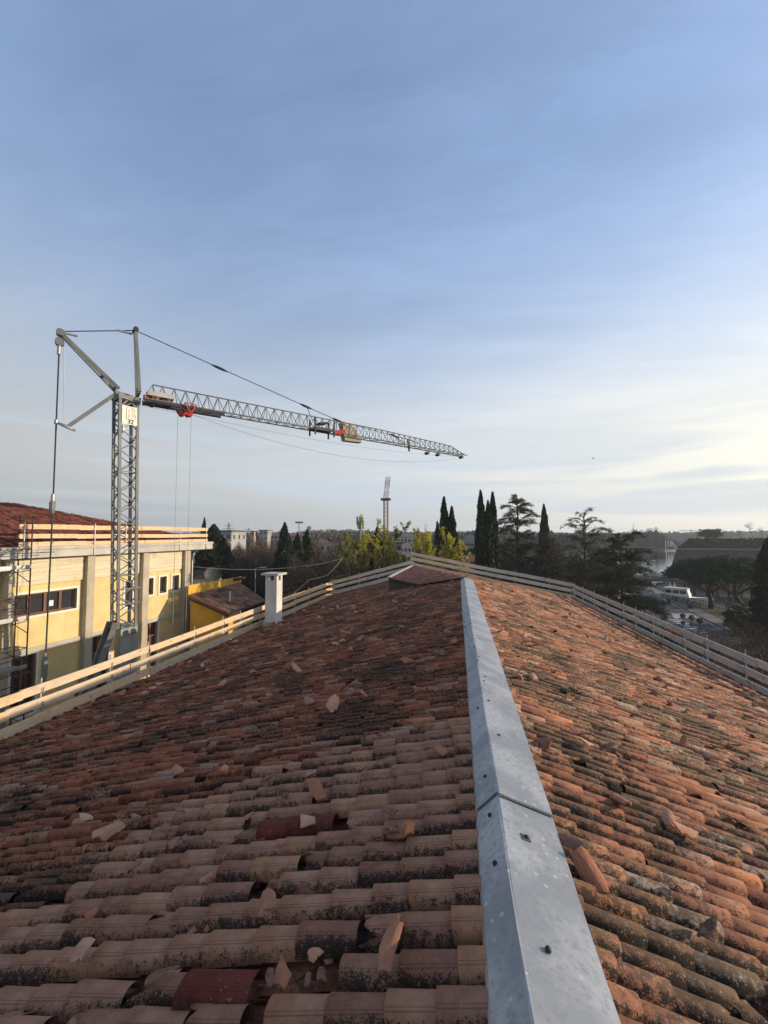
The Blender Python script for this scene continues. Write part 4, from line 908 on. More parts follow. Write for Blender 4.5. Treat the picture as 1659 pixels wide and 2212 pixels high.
for (u0, u1, za, zb), kind in WINS:
    wn = MB(); t_ = 0.14
    fbox(wn, u0 - t_, u1 + t_, zb, zb + t_, -0.28, 0.05); fbox(wn, u0 - t_, u1 + t_, za - t_, za, -0.28, 0.06); fbox(wn, u0 - t_, u0, za, zb, -0.28, 0.05); fbox(wn, u1, u1 + t_, za, zb, -0.28, 0.05)
    win = wn.build('window', SURR, yb)
    fbox(MB(), u0, u1, za, zb, -0.27, -0.25).build('pane', GLASS, win)
    fr = MB(); b = 0.09
    fbox(fr, u0, u1, zb - b, zb, -0.25, -0.17); fbox(fr, u0, u1, za, za + b, -0.25, -0.17); fbox(fr, u0, u0 + b, za + b, zb - b, -0.25, -0.17); fbox(fr, u1 - b, u1, za + b, zb - b, -0.25, -0.17)
    nm = {'strip': 4, 'small': 1, 'tall': 2}[kind]
    for k in range(1, nm): c = u0 + (u1 - u0) * k / nm; fbox(fr, c - 0.07, c + 0.07, za + b, zb - b, -0.25, -0.16)
    if kind == 'tall': c = za + (zb - za) * 0.68; fbox(fr, u0 + b, u1 - b, c - 0.05, c + 0.05, -0.249, -0.155)
    fr.build('frame', BROWNF, win)
    if kind == 'strip':
        a = fuv(*z1(368, 768)); bq = fuv(*z1(408, 802)); fbox(MB(), min(a[0], bq[0]), max(a[0], bq[0]), min(a[1], bq[1]), max(a[1], bq[1]), -0.245, -0.24).build('paper_notice', PAPER, win)
# concrete gutter beam and soffit
m = MB(); fbox(m, uL, uR + 2.2, zf0, zf1, OV - 0.18, OV); fbox(m, uL, uR + 2.2, zf1 - 0.16, zf1 + 0.02, OV, OV + 0.08); m.build('gutter_beam', CONC_L, yb)
m = MB(); fbox(m, uL, uR + 2.2, zf0 + 0.05, zf0 + 0.15, -18, OV - 0.18); m.build('soffit', CONC, yb)
m = MB(); m.obox(fp(uR + 2.1, (zf0 + zf1) / 2, -9), FD * 0.1, FN * 9.6, dz * (zf1 - zf0) / 2); m.build('gutter_beam', CONC_L, yb)
for du in (0.10, 0.42): m = MB(); m.tube([fp(uR + du, 0, 0.18), fp(uR + du, zf0 - 0.9, 0.18), fp(uR + du, zf0 - 0.4, 0.3), fp(uR + du + 0.2, zf0, 0.5)], 0.075, 8); m.build('downpipe', STEEL if du > 0.2 else DARKM, yb)
# hipped tile roof
EW = 9.4; SLY = 0.30; ze = zf1 + 0.02
e0, e1 = fp(uL, ze, OV), fp(uR + 2.1, ze, OV); hR = fp(uR + 2.1 - EW, ze + SLY * EW, OV - EW); hL = fp(uL, ze + SLY * EW, OV - EW); b1 = fp(uR + 2.1, ze, OV - 2 * EW); b0 = fp(uL, ze, OV - 2 * EW)
m = MB(); m.poly([e0, e1, hR, hL]); m.poly([e1, b1, hR]); m.poly([b1, b0, hL, hR]); rf = m.build('roof', DECK, yb)
frY = Slope(hR + dz * 0.03, (FN - dz * SLY), FD)
def in_yr(x, y, s):
    q = Vector((x, y, 0)) - hR; u = q.dot(FD); n = q.dot(FN); return u < n and u > -26
PY = make_tiles(frY, 0.20, 0.34, -26, EW, lambda t: EW * math.hypot(1, SLY), in_yr, 0, 31)
tag(link('tile_rows', tiles_to_mesh('tile_rows', PY, frY, 0.20, 0.34, T_FAR, 32, 4, 0, 0.07, OFF[yb.name]), rf), kind='stuff')
# its own guard rail
hb = [fuv(*z1(700, y), OV)[1] - (zf1) for y in (375, 338, 312, 282, 252, 220)]
ga = fp(fuv(*z1(158, 300), OV)[0], zf1, OV + 0.02); gb = fp(fuv(*z1(1500, 300), OV)[0], zf1, OV + 0.02)
guard_rail('guard_rail', [ga, gb], 'orange timber guard rail of three boards on the eave of the yellow building', WOOD, 2.9, 4.3, (0.02, hb[1] + 0.05, hb[2], hb[3], hb[4], hb[5]), (0.75, 1.15), 9, -FN, pmat=WHITEP, z_drop=zf1 - zf0)

# ================================================================== SCAFFOLD at the left
sf = thing('scaffold_tower', fp(fuv(*z1(200, 900), 1.4)[0], 0, 1.4), 'rusty tube scaffold with galvanised platforms at the left edge against the yellow building', 'scaffold')
su1 = fuv(*z1(205, 900), 1.4)[0]; su0 = su1 - 2.6; ns = (0.45, 1.4)
ztop_s = fuv(*z1(226, 150), 1.4)[1]
for u in (su0, su1):
    for n_ in ns: m = MB(); m.tube([fp(u, 0, n_), fp(u, ztop_s, n_)], 0.034, 8); m.build('standard', RUST, sf)
    for n_ in ns: m = MB(); m.tube([fp(u - 2.6, 0, n_), fp(u - 2.6, ztop_s, n_)], 0.034, 8); m.build('standard', RUST, sf)
plat = [fuv(*z1(200, y), 1.4)[1] for y in (530, 895, 1245)]; plat.append(plat[-1] - 2.1)
for i, zp in enumerate(plat):
    for k in range(3): m = MB(); a = ns[0] + 0.02 + k * 0.31; fbox(m, su0 - 2.6, su1 - 0.03, zp - 0.06, zp, a, a + 0.29); m.build('platform_plank', STEEL, sf)
    m = MB(); fbox(m, su0 - 2.6, su1, zp, zp + 0.17, ns[1] + 0.02, ns[1] + 0.05); m.build('toe_board', STEEL, sf)
    for h_ in (0.5, 1.0):
        for n_ in ns: m = MB(); m.tube([fp(su0 - 2.6, zp + h_, n_), fp(su1, zp + h_, n_)], 0.024, 6); m.build('ledger', RUST, sf)
        m = MB(); m.tube([fp(su1, zp + h_, ns[0]), fp(su1, zp + h_, ns[1])], 0.024, 6); m.build('ledger', RUST, sf)
    zn_ = plat[i + 1] if i + 1 < len(plat) else 0
    m = MB(); m.tube([fp(su1, zp - 0.1, ns[1]), fp(su1 - 1.3, zp - 0.12 - 0.15, ns[1])], 0.022, 6)
    m.tube([fp(su1 - 0.02, zp - 0.75, ns[1]), fp(su1 - 0.75, zp - 0.1, ns[1])], 0.022, 6); m.tube([fp(su1, zn_ + 0.2 if i < 3 else 0.1, ns[1] + 0.04), fp(su0, zp - 0.2, ns[1] + 0.04)], 0.022, 6); m.build('brace', RUST, sf)
for yy in (165, 255, 425):
    z_ = fuv(*z1(226, yy), 1.4)[1]; m = MB(); m.tube([fp(su0 - 2.6, z_ + 0.02, ns[1] + 0.06), fp(su1 + 1.1, z_ + 0.05, ns[1] + 0.06)], 0.024, 6); m.build('ledger', RUST, sf)

# ================================================================== TOWER CRANE
DC = 21.2
cm = at(272, HZ, DC); cm.z = 0
JR = at(305, HZ, DC * 1.003); JZ = EYE + (HZ - 858) * DC / F_PX
dT = (JZ - EYE) * F_PX / (HZ - 984); JT = at(1002, HZ, dT)
JR.z = JZ; JT.z = JZ; JD = (JT - JR); JL = JD.length; JD.normalize(); JS = Vector((-JD.y, JD.x, 0))
crane = thing('tower_crane', cm, 'grey self-erecting tower crane with lattice mast, jib and B 32 sign beside the yellow building', 'crane')
ph = R(52); mu = (RT * math.cos(ph) + Vector((-RT.y, RT.x, 0)) * math.sin(ph)).normalized(); mv = Vector((-mu.y, mu.x, 0))
cn = at(259.4, HZ, DC - 0.25); cn.z = 0; MA = 0.84
zl_t, zl_b = EYE + (HZ - 858) * DC / F_PX, EYE + (HZ - 1361) * DC / F_PX
q_t, q_b = at(259.4, 858, DC), at(254.5, 1361, DC)   # the mast leans back a little
lean = (q_t - q_b); lean = Vector((lean.x, lean.y, 0)) / (q_t.z - q_b.z)
cn = Vector((q_b.x, q_b.y, 0)) - lean * q_b.z
leg = lambda a, b, z: cn + mu * a * MA + mv * b * MA + lean * z + dz * z
zm1 = EYE + (HZ - 858) * DC / F_PX; zm0 = EYE + (HZ - z1(0, 968)[1]) * DC / F_PX
for a in (0, 1):
    for b in (0, 1):
        m = MB(); m.beam(leg(a, b, zm0), leg(a, b, zm1), 0.13, 0.13, up=mu); o = m.build('mast_leg', DARKM if (a and b) else PAINT, crane)  # back leg in a darker material: its shade is put into the colour
nb = 22
for f_, (p, q, out) in enumerate((((0, 0), (1, 0), -mv), ((0, 0), (0, 1), -mu), ((1, 0), (1, 1), mu), ((0, 1), (1, 1), mv))):
    for k in range(nb):
        za, zb = zm0 + (zm1 - zm0) * k / nb, zm0 + (zm1 - zm0) * (k + 1) / nb
        a, b = (p, q) if k % 2 else (q, p)
        m = MB(); m.beam(leg(*a, za) + out * 0.03, leg(*b, zb) + out * 0.03, 0.05, 0.05, up=out); m.build('brace', PAINT, crane)
        if k % 5 == 0: m = MB(); m.beam(leg(*p, za) - out * 0.02, leg(*q, za) - out * 0.02, 0.05, 0.05); m.build('brace', PAINT, crane)
# clamps and collar half-way down
for yy in (685, 795): z_ = EYE + (HZ - z1(0, yy)[1]) * DC / F_PX; m = MB(); m.beam(leg(-0.05, 0, z_) - mv * 0.1, leg(1.2, 0, z_ + 0.03) - mv * 0.1, 0.07, 0.07); m.build('collar', PAINT, crane)
# base: slewing box, raking struts, ballast
m = MB(); m.prism([leg(0.02, 0.02, 0.9), leg(1.0, 0.02, 0.9), leg(1.0, 1.0, 0.9), leg(0.02, 1.0, 0.9)], dz * (zm0 - 0.9 + 0.05)); m.build('base_mast', plain('galvanised_plate', (0.36, 0.385, 0.36), (0.25, 0.27, 0.26), 0.55, 1.2, 15, 0.1, 0.3, 0.4), crane)
m = MB(); m.prism([leg(-1.2, -1.0, 0.25), leg(1.8, -1.0, 0.25), leg(1.8, 1.9, 0.25), leg(-1.2, 1.9, 0.25)], dz * 0.6); m.build('chassis', PAINT, crane)
for dx in (-0.15, 0.55):
    m = MB(); a = leg(-0.2 - dx * 0.1, dx, zm0 + 0.35); b = leg(-1.75, dx, 3.4); m.beam(a, b, 0.16, 0.26); m.build('raking_strut', PAINT, crane)
m = MB(); m.beam(leg(-0.1, 0.2, zm0 + 0.4), leg(-0.55, 0.2, zm0 - 0.9), 0.3, 0.22); m.beam(leg(-0.55, 0.2, zm0 - 0.9), leg(-1.1, 0.2, 2.6), 0.28, 0.22); m.build('raking_strut', DARKM, crane)
m = MB(); m.tube([leg(-0.5, -0.05, zm0 + 0.15), leg(-0.7, -0.05, zm0 - 1.2), leg(-1.3, -0.1, zm0 - 2.2), leg(-2.2, -0.1, zm0 - 2.9)], 0.07, 8); m.build('hydraulic_hose', DARKM, crane)
m = MB(); m.tube([leg(-0.1, -0.06, zm0 + 0.12), leg(-0.1, 0.3, zm0 + 0.12)], 0.26, 14); m.build('pivot_pin', DARKM, crane)
m = MB(); m.tube([leg(0.86, -0.02, zm0 - 0.25), leg(0.86, -0.07, zm0 - 0.25)], 0.14, 14); m.build('pivot_pin', DARKM, crane)
m = MB(); m.obox(leg(-2.9, 0.4, 1.3), mu * 0.6, mv * 1.2, dz * 1.0); m.build('ballast', CONC, crane)
# head frame
hd = leg(0.5, 0.5, zm1)
m = MB(); m.beam(leg(-0.1, -0.02, zm1 + 0.12), leg(1.15, -0.02, zm1 + 0.02), 0.12, 0.30); m.beam(leg(-0.1, 1.02, zm1 + 0.12), leg(1.15, 1.02, zm1 + 0.02), 0.12, 0.30); m.beam(leg(0, 0, zm1 + 0.05), leg(0, 1, zm1 + 0.05), 0.14, 0.24); m.beam(leg(1.1, 0, zm1), leg(1.1, 1, zm1), 0.14, 0.24); m.build('head_frame', PAINT, crane)
m = MB(); m.beam(leg(0.05, -0.03, zm1 - 0.45), leg(0.4, -0.03, zm1 - 0.1), 0.06, 0.08); m.beam(leg(0.95, -0.03, zm1 - 0.45), leg(0.6, -0.03, zm1 - 0.1), 0.06, 0.08); m.build('knee_brace', PAINT, crane)
def dd_at(x, y, L): # point on the vertical plane of the jib, L metres behind the mast centre
    return None
def onjib(x, y): return onplane(x, y, cm, JS)
atop = onjib(*z2(748, 100)); AW = 0.5
m = MB()
foot = onjib(*z2(770, 590))
for s in (-1, 1): m.beam(foot + JS * s * AW, atop + JS * s * 0.12, 0.14, 0.14, up=JD)
m.beam(foot - JS * AW, foot + JS * AW, 0.12, 0.12); m.build('apex_strut', PAINT, crane)
m = MB(); m.tube([atop - JS * 0.25, atop + JS * 0.25], 0.13, 12); m.build('sheave', DARKM, crane)
bend = onjib(*z2(172, 120)); bfoot = onjib(*z2(615, 565)); m = MB()
for s in (-1, 1): m.beam(bfoot + JS * s * 0.42, bend + JS * s * 0.10, 0.12, 0.16, up=dz)
for k in (0.06, 0.28): c = bfoot + (bend - bfoot) * k; m.beam(c - JS * 0.42 * (1 - k * 0.8), c + JS * 0.42 * (1 - k * 0.8), 0.1, 0.1)
m.build('counter_strut', PAINT, crane)
m = MB(); m.tube([bend - JS * 0.2, bend + JS * 0.2], 0.17, 14); bs = onjib(*z2(165, 190)); m.beam(bend, bs, 0.16, 0.2); m.tube([bs - JS * 0.14, bs + JS * 0.14], 0.19, 14); m.build('sheave', PAINT, crane)
lend = onjib(*z2(222, 842)); lf = onjib(*z2(600, 585)); m = MB(); m.beam(lf, lend, 0.13, 0.16, up=dz); m.build('rope_strut', PAINT, crane)
wv = (Vector((0.35, 0.2, 1))).normalized(); m = MB(); m.tube([lend - wv * 0.05, lend + wv * 0.05], 0.36, 20); m.build('sheave', STEEL, crane)
# ropes
rb = onjib(*z1(315, 1320)); rtop = onjib(*z2(162, 240))
def rope(name, pts, r, mat=ROPE): m = MB(); m.tube(pts, r, 6); return m.build(name, mat, crane)
rope('pendant_rope', [rtop, onjib(*z1(385, 60)), onjib(*z1(330, 1200)), rb], 0.036)
for q, ln in ((z2(162, 245), 0.25), (z2(140, 803), 0.10), (z2(115, 1390), 0.2)):
    p = onjib(*q); dr = (rb - rtop).normalized(); m = MB(); m.tube([p - dr * ln, p + dr * ln], 0.085, 8); m.build('rope_socket', STEEL, crane)
for q, ln in ((z1(380, 80), 0.35), (z1(322, 1260), 0.75)): p = onjib(*q); dr = (rb - rtop).normalized(); m = MB(); m.tube([p - dr * ln, p - dr * ln * 0.5, p + dr * ln * 0.4, p + dr * ln], [0.045, 0.13, 0.12, 0.05], 8); m.build('turnbuckle', PAINT, crane)
rope('hoist_rope', [bs + JD * 0.15, lend + JD * -0.1], 0.014, STEEL)
rope('tie_rope', [bend + dz * 0.08, atop], 0.026)
for q in (z2(235, 127), z2(665, 112)): p = onjib(*q); m = MB(); m.tube([p - JD * 0.35, p + JD * 0.35], 0.06, 8); m.build('rope_socket', STEEL, crane)
t1 = onjib(*zs(130, 120)); t2 = onjib(*zs(425, 250)); t3 = onjib(*zs(955, 395))
rope('tie_rope', [atop, t1, t2], 0.024); rope('tie_rope', [t2, t3], 0.02)
for p in (onjib(*z2(1395, 390)), t1, t2, t3): dr = (t1 - atop).normalized(); m = MB(); m.tube([p - dr * 0.5, p - dr * 0.2, p + dr * 0.2, p + dr * 0.5], [0.03, 0.085, 0.085, 0.03], 8); m.build('turnbuckle', DARKM, crane)
# jib: triangular lattice, one top chord and two bottom chords
J0 = onjib(*zc(345, 375)); JHt = 0.92; JWd = 0.75; zb_j = J0.z
JTp = onjib(*zs(1605, 582)); JLn = (JTp - J0).dot(JD); np_ = 44
def jp(s, k):     # k: 0 top chord, -1/1 bottom chords
    f_ = s / JLn; zt_ = J0.z + (JTp.z - J0.z) * f_; h_ = JHt * (1.0 if f_ < 0.62 else 1.0 - 0.28 * (f_ - 0.62) / 0.38)
    if f_ > 0.93: h_ *= 1 - 0.8 * (f_ - 0.93) / 0.07
    if k == 0: return J0 + JD * s + dz * (zt_ - J0.z + h_)
    return J0 + JD * s + JS * k * JWd / 2 + dz * (zt_ - J0.z)
step_ = JLn / np_
m = MB(); m.tube([jp(step_ * 0.7, 0)] + [jp(step_ * i, 0) for i in range(2, np_ + 1)], 0.040, 6); m.build('top_chord', PAINT, crane)
for s in (-1, 1): m = MB(); m.tube([jp(step_ * i, s) for i in range(0, np_ + 1)], 0.042, 6); m.build('bottom_chord', PAINT, crane)
m = MB()
for i in range(np_):
    for s in (-1, 1):
        apx = jp(step_ * (i + 0.7 if i == 0 else i + 0.5), 0)
        m.tube([jp(step_ * i, s), apx], 0.022, 5); m.tube([apx, jp(step_ * (i + 1), s)], 0.022, 5)
    m.tube([jp(step_ * i, -1), jp(step_ * i, 1)], 0.02, 5); m.tube([jp(step_ * i, -1 if i % 2 else 1), jp(step_ * (i + 1), 1 if i % 2 else -1)], 0.02, 5)
tag(m.build('jib_bracing', PAINT, crane), kind='stuff')
m = MB(); m.obox(onjib(*zs(280, 330)) - dz * 0.05, JD * 0.75, JS * 0.42, dz * 0.05); 
for a in (-1, 1):
    for s in (-1, 1): c = onjib(*zs(280, 330)) + JD * 0.75 * a + JS * 0.4 * s; m.beam(c - dz * 0.55, c + dz * 0.62, 0.09, 0.09, up=JD)
m.beam(onjib(*zs(235, 283)), onjib(*zs(315, 280)), 0.8, 0.1); m.build('jib_hinge_frame', DARKM, crane)
m = MB(); a, b = onjib(*zs(370, 375)), onjib(*zs(470, 362)); m.tube([a - JS * 0.3, b - JS * 0.3], 0.16, 10); m.build('hydraulic_cylinder', REDP, crane)
m = MB(); c = onjib(*zs(560, 372)); m.prism([c + JD * -0.9 + dz * 0.7, c + JD * 0.1 + dz * 0.75, c + JD * 0.9 - dz * 0.55, c + JD * -0.6 - dz * 0.6], JS * 0.5); m.build('jib_link_plate', CONC, crane)
m = MB(); m.beam(t2, onjib(*zs(545, 325)), 0.07, 0.1); m.beam(t3, onjib(*zs(1045, 465)), 0.06, 0.09); m.build('link_bar', PAINT, crane)
m = MB(); p = onjib(*zs(1080, 425)); m.beam(p, onjib(*zs(1095, 540)), 0.12, 0.12, up=JD); m.tube([p, onjib(*zs(1180, 465))], 0.03, 6); m.tube([t3, p], 0.025, 6); m.build('jib_post', DARKM, crane)
m = MB(); a = onjib(*zs(140, 130)); b = onjib(*zs(225, 270)); mid = (a + b) / 2 - dz * 0.25; m.tube([a, mid, b], 0.022, 6); m.build('slack_rope', ROPE, crane)
for q in ((1260, 556), (1360, 570), (1578, 594)): p = onjib(*zs(*q)); m = MB(); m.tube([p - JS * 0.2, p + JS * 0.2], 0.13, 10); m.build('sheave', DARKM, crane)
m = MB(); a = onjib(*zc(1490, 470)); b = onjib(*zc(1418, 368)); m.tube([a, b], 0.02, 5); m.build('wind_mast', DARKM, crane)
# winch on the jib root
c = onjib(*zc(520, 375)); m = MB(); m.tube([c - JS * 0.25 - JD * 0.15, c + JS * 0.25 - JD * 0.15], 0.17, 14); m.tube([c - JD * 0.7, c - JD * 0.35], 0.14, 12); m.tube([c + JD * 0.15, c + JD * 0.55], 0.13, 12); m.build('winch', plain('winch_rust_orange', (0.36, 0.11, 0.04), (0.2, 0.06, 0.03)), crane)
m = MB(); m.obox(onjib(*zc(545, 333)), JD * 0.65, JS * 0.3, dz * 0.12); m.build('winch_cover', CONC_L, crane)
for q in ((450, 415), (640, 440)): p = onjib(*zc(*q)); m = MB(); m.tube([p - JS * 0.3, p + JS * 0.3], 0.17, 12); m.build('sheave', DARKM, crane)
m = MB(); m.beam(jp(0, -1) - dz * 0.12, jp(step_ * 7, -1) - dz * 0.12, 0.1, 0.12); m.beam(jp(0, 1) - dz * 0.12, jp(step_ * 7, 1) - dz * 0.12, 0.1, 0.12); m.build('trolley_rail', DARKM, crane)
# trolley
tr_ = onjib(*zc(850, 520)); ti = onjib(*zc(880, 440))
m = MB()
for s in (-1, 1):
    o_ = JS * s * 0.5
    a, b, c = onjib(*zc(810, 432)) + o_, onjib(*zc(950, 465)) + o_, onjib(*zc(885, 560)) + o_
    m.beam(a, c, 0.06, 0.08); m.beam(b, c, 0.06, 0.08); m.beam(a, b, 0.04, 0.05)
m.build('trolley_frame', REDP, crane)
m = MB(); q = [onjib(*zc(*k)) for k in ((740, 503), (930, 552), (915, 574), (875, 576), (850, 556), (805, 574), (780, 562))]; m.prism([k - JS * 0.2 for k in q], JS * 0.4); m.build('trolley_pan', REDP, crane)
for q in (755, 915):
    a = onjib(*zc(q, 570)); rope('hoist_rope', [a, Vector((a.x + (0.06 if q == 755 else -0.02), a.y, 1.8))], 0.012, STEEL)
hk = onjib(*zc(835, 570)); m = MB(); m.obox(Vector((hk.x, hk.y, 1.5)), JD * 0.4, JS * 0.12, dz * 0.35); m.tube([(hk.x, hk.y, 1.15), (hk.x + 0.12, hk.y, 0.95), (hk.x, hk.y, 0.8), (hk.x - 0.12, hk.y, 0.92)], 0.05, 6); m.build('hook_block', REDP, crane)
a, b = onjib(*zc(930, 555)), JTp - dz * 0.1
rope('hoist_rope', [a + (b - a) * k / 14 - dz * 1.35 * 4 * (k / 14) * (1 - k / 14) for k in range(15)], 0.011, STEEL)
rope('hoist_rope', [a + (b - a) * k / 14 - dz * 0.45 * 4 * (k / 14) * (1 - k / 14) for k in range(15)], 0.009, STEEL)
rope('hoist_rope', [onjib(*zc(300, 440)), onjib(*zc(740, 520))], 0.010, STEEL)
# sign
sgz1, sgz0 = EYE + (HZ - z2(0, 672)[1]) * DC / F_PX, EYE + (HZ - z2(0, 815)[1]) * DC / F_PX
m = MB(); m.prism([leg(0.08, -0.07, sgz0), leg(0.93, -0.07, sgz0), leg(0.93, -0.07, sgz1), leg(0.08, -0.07, sgz1)], -mv * 0.03); sign = m.build('sign_plate', CREAM, crane); sign['label'] = 'cream sign plate reading B 32'
m = MB(); m.prism([leg(0.12, 0.5, sgz0 - 0.35), leg(0.6, 0.9, sgz0 - 0.35), leg(0.6, 0.9, sgz0 + 0.1), leg(0.12, 0.5, sgz0 + 0.1)], mv * 0.03); m.build('rear_plate', CREAM, crane)
def text_mesh(txt, size, outline=None):
    c = bpy.data.curves.new('lettering', 'FONT'); c.body = txt; c.size = size; c.align_x = 'CENTER'; c.offset = 0.012 * size
    if outline: c.fill_mode = 'NONE'; c.bevel_depth = outline
    else: c.extrude = 0.004
    o = bpy.data.objects.new('lettering', c); COL.objects.link(o); me = bpy.data.meshes.new_from_object(o.evaluated_get(bpy.context.evaluated_depsgraph_get())); bpy.data.objects.remove(o); return me
LETG = plain('letter_grey', (0.55, 0.53, 0.46), (0.48, 0.46, 0.40), 0.7); LETD = plain('letter_dark', (0.07, 0.07, 0.07), (0.05, 0.05, 0.05), 0.7)
bpy.context.view_layer.update()
def put_text(txt, size, a, z, mat, outline=None):
    me = text_mesh(txt, size, outline); me.materials.clear(); me.materials.append(mat); o = link('lettering', me, sign)
    upv = (lean + dz).normalized(); nv = mu.cross(upv).normalized(); upv = nv.cross(mu); rot = Matrix((mu, upv, nv)).transposed(); o.rotation_euler = rot.to_euler(); o.location = leg(a, -0.07, z) - mv * 0.042 - OFF[crane.name]
hgt = sgz1 - sgz0
put_text('B', hgt * 0.92, 0.56, sgz0 + hgt * 0.30, LETG, 0.010); put_text('32', hgt * 0.32, 0.56, sgz0 + hgt * 0.06, LETD)

# second, distant crane
dC2 = 165.0
FARRED = plain('faded_red_steel', (0.30, 0.030, 0.018), (0.20, 0.03, 0.02), 0.8)
c2_ = gnd(836, dC2); cr2 = thing('tower_crane', c2_, 'distant red and white tower crane folded upright above the saplings', 'crane')
zt2 = EYE + (HZ - z5(0, 55)[1]) * dC2 / F_PX; zj2 = EYE + (HZ - z5(0, 260)[1]) * dC2 / F_PX; pm = dC2 / F_PX
lat = MB(); q4 = [(-1, -1), (1, -1), (1, 1), (-1, 1)]
xb = z5(596, 0)[0]; base2 = gnd(xb, dC2)
nz = 16
for k in range(nz):
    za, zb = zj2 * k / nz, zj2 * (k + 1) / nz
    for i in range(4):
        a, b = q4[i], q4[(i + 1) % 4]; A_ = base2 + Vector((a[0] * 0.8, a[1] * 0.8, za)); B_ = base2 + Vector((b[0] * 0.8, b[1] * 0.8, zb)); lat.beam(A_, B_, 0.15, 0.15); lat.beam(A_, A_ + dz * (zb - za), 0.2, 0.2, up=(1, 0, 0)); lat.beam(A_, base2 + Vector((b[0] * 0.8, b[1] * 0.8, za)), 0.1, 0.1)
lat.build('mast', FARRED, cr2)
m = MB(); m.box(base2.x - 1.9, base2.x + 1.9, base2.y - 1.2, base2.y + 1.2, zj2 - 0.3, zj2 + 0.6); m.build('slew_ring', DARKM, cr2)
tip2 = at(*z5(615, 60), dC2); j0 = at(*z5(594, 250), dC2)
for i in range(6):
    a, b = j0 + (tip2 - j0) * i / 6, j0 + (tip2 - j0) * (i + 1) / 6; m = MB()
    for s in (-0.9, 0.9):
        for r_ in (-0.7, 0.7): m.beam(a + RT * s + FW * r_, b + RT * s + FW * r_, 0.16, 0.16, up=RT)
    for s in (-0.7, 0.7):
        for k in range(3): p, q = a + (b - a) * k / 3, a + (b - a) * (k + 1) / 3; m.beam(p - RT * 0.9 + FW * s, q + RT * 0.9 + FW * s, 0.14, 0.14, up=FW)
    m.build('jib_section', FARRED if i % 3 != 2 else WHITEP, cr2)

# ================================================================== OCHRE ANNEX and little houses behind it
def lat_house(name, label, O, ax, W, Dp, H, wall_mat, roof_mat, over=0.4, slope=0.3, tiles=None, cat='house', group=None):
    """simple gabled or lean-to house in a frame: O near-left corner on the ground, ax along the front"""
    T = thing(name, O, label, cat, group); ay = Vector((-ax.y, ax.x, 0))
    return T, ay
an = thing('ochre_annex', at(*z4(300, 1150), 33), 'low ochre annex with a brown tiled lean-to roof beside the yellow hall', 'house')
an.location.z = 0; OFF[an.name] = Vector(an.location)
# corner between the two visible walls, roof corners read from the photograph and set at their own distances
dA = 31.0
cE = at(*z4(478, 1100), dA)                        # near eave corner
cW = at(*z4(98, 935), dA + 1.2)                    # left end of the verge, against the hall
cN = at(*z4(830, 985), dA + 7.6)                   # right eave, far
ze_ = cE.z
ridge_l = at(*z4(98, 905), dA + 3.0); ridge_r = at(*z4(582, 818), dA + 9.6)
rp = MB(); rp.prism([k - dz * 0.22 for k in (cW, cE, cN, ridge_r)], dz * -0.1); ar_ = rp.build('roof', DECK, an)
tag(link('tile_rows', patch_tiles('tile_rows', cW, cE, cN, ridge_r, 46, 15, T_ANX, 8), ar_), kind='stuff')
me_ = ar_.children[0].data; me_.transform(Matrix.Translation(oroof - OFF[an.name]))
ridge_l = cW
ev = MB(); ev.beam(cW + dz * -0.05, cE + dz * -0.05, 0.14, 0.2); ev.build('verge_board', BROWNF, an)
ev = MB(); ev.tube([cE - dz * 0.1, cN - dz * 0.1], 0.09, 8); ev.build('gutter', DARKM, an)
inn = (cW - cE).normalized(); inn2 = (cN - cE); inn2.z = 0; inn2.normalize(); inh = Vector((inn.x, inn.y, 0)).normalized()
k0_ = cE + inh * 0.35 + inn2 * 0.35; k1_ = cW + inn2 * 0.35; k2_ = cN + inh * 0.35
m = MB(); m.prism([Vector((k0_.x, k0_.y, 0)), Vector((k1_.x, k1_.y, 0)), Vector((k1_.x, k1_.y, k1_.z - 0.15)), Vector((k0_.x, k0_.y, k0_.z - 0.12))], inn2 * 0.3); m.build('wall', OCHRE, an)
m = MB(); m.prism([Vector((k0_.x, k0_.y, 0)), Vector((k2_.x, k2_.y, 0)), Vector((k2_.x, k2_.y, ze_ - 0.15)), Vector((k0_.x, k0_.y, ze_ - 0.15))], inh * 0.3); m.build('wall', OCHRE, an)
wd_ = (k2_ - k0_); wd_.z = 0; wd_.normalize(); wn_ = Vector((wd_.y, -wd_.x, 0))
if wn_.dot(-inh) < 0: wn_ = -wn_
for (xa_, xb_, yt_, yb_) in ((568, 634, 1135, 1250), (692, 752, 1095, 1210)):
    a = onplane(*z4(xa_, yt_ + 20), k0_, wn_); b = onplane(*z4(xb_, yt_), k0_, wn_); c = onplane(*z4(xa_, yb_), k0_, wn_); h_ = a.z - c.z
    ctr = (a + b) / 2; ctr.z = a.z - h_ / 2; hw = (b - a); hw.z = 0; m = MB(); m.obox(ctr + wn_ * 0.03, hw / 2, wn_ * 0.04, dz * h_ / 2); w_ = m.build('window', GLASS, an)
    m = MB(); m.obox(ctr + wn_ * 0.06 + dz * h_ * 0.36, hw / 2 * 1.05, wn_ * 0.03, dz * h_ * 0.17); m.build('roller_blind', WHITEP, w_)
m = MB(); p = at(*z4(486, 1020), dA + 3); m.tube([p, p + dz * (125 * 0.2315 * (dA + 3) / F_PX)], 0.07, 8); m.build('vent_pipe', PLAST, an)
m = MB(); a, b = ridge_l + dz * 0.05, ridge_r + dz * 0.05; m.prism([a, b, b + dz * 0.55, a + dz * 0.75], inn2 * 0.25); m.build('parapet', OCHRE, an)
m = MB(); a, b = at(*z4(92, 850), dA + 3.2), at(*z4(620, 770), dA + 10); m.beam(a, b, 0.35, 0.22); m.build('gutter', DARKM, an)
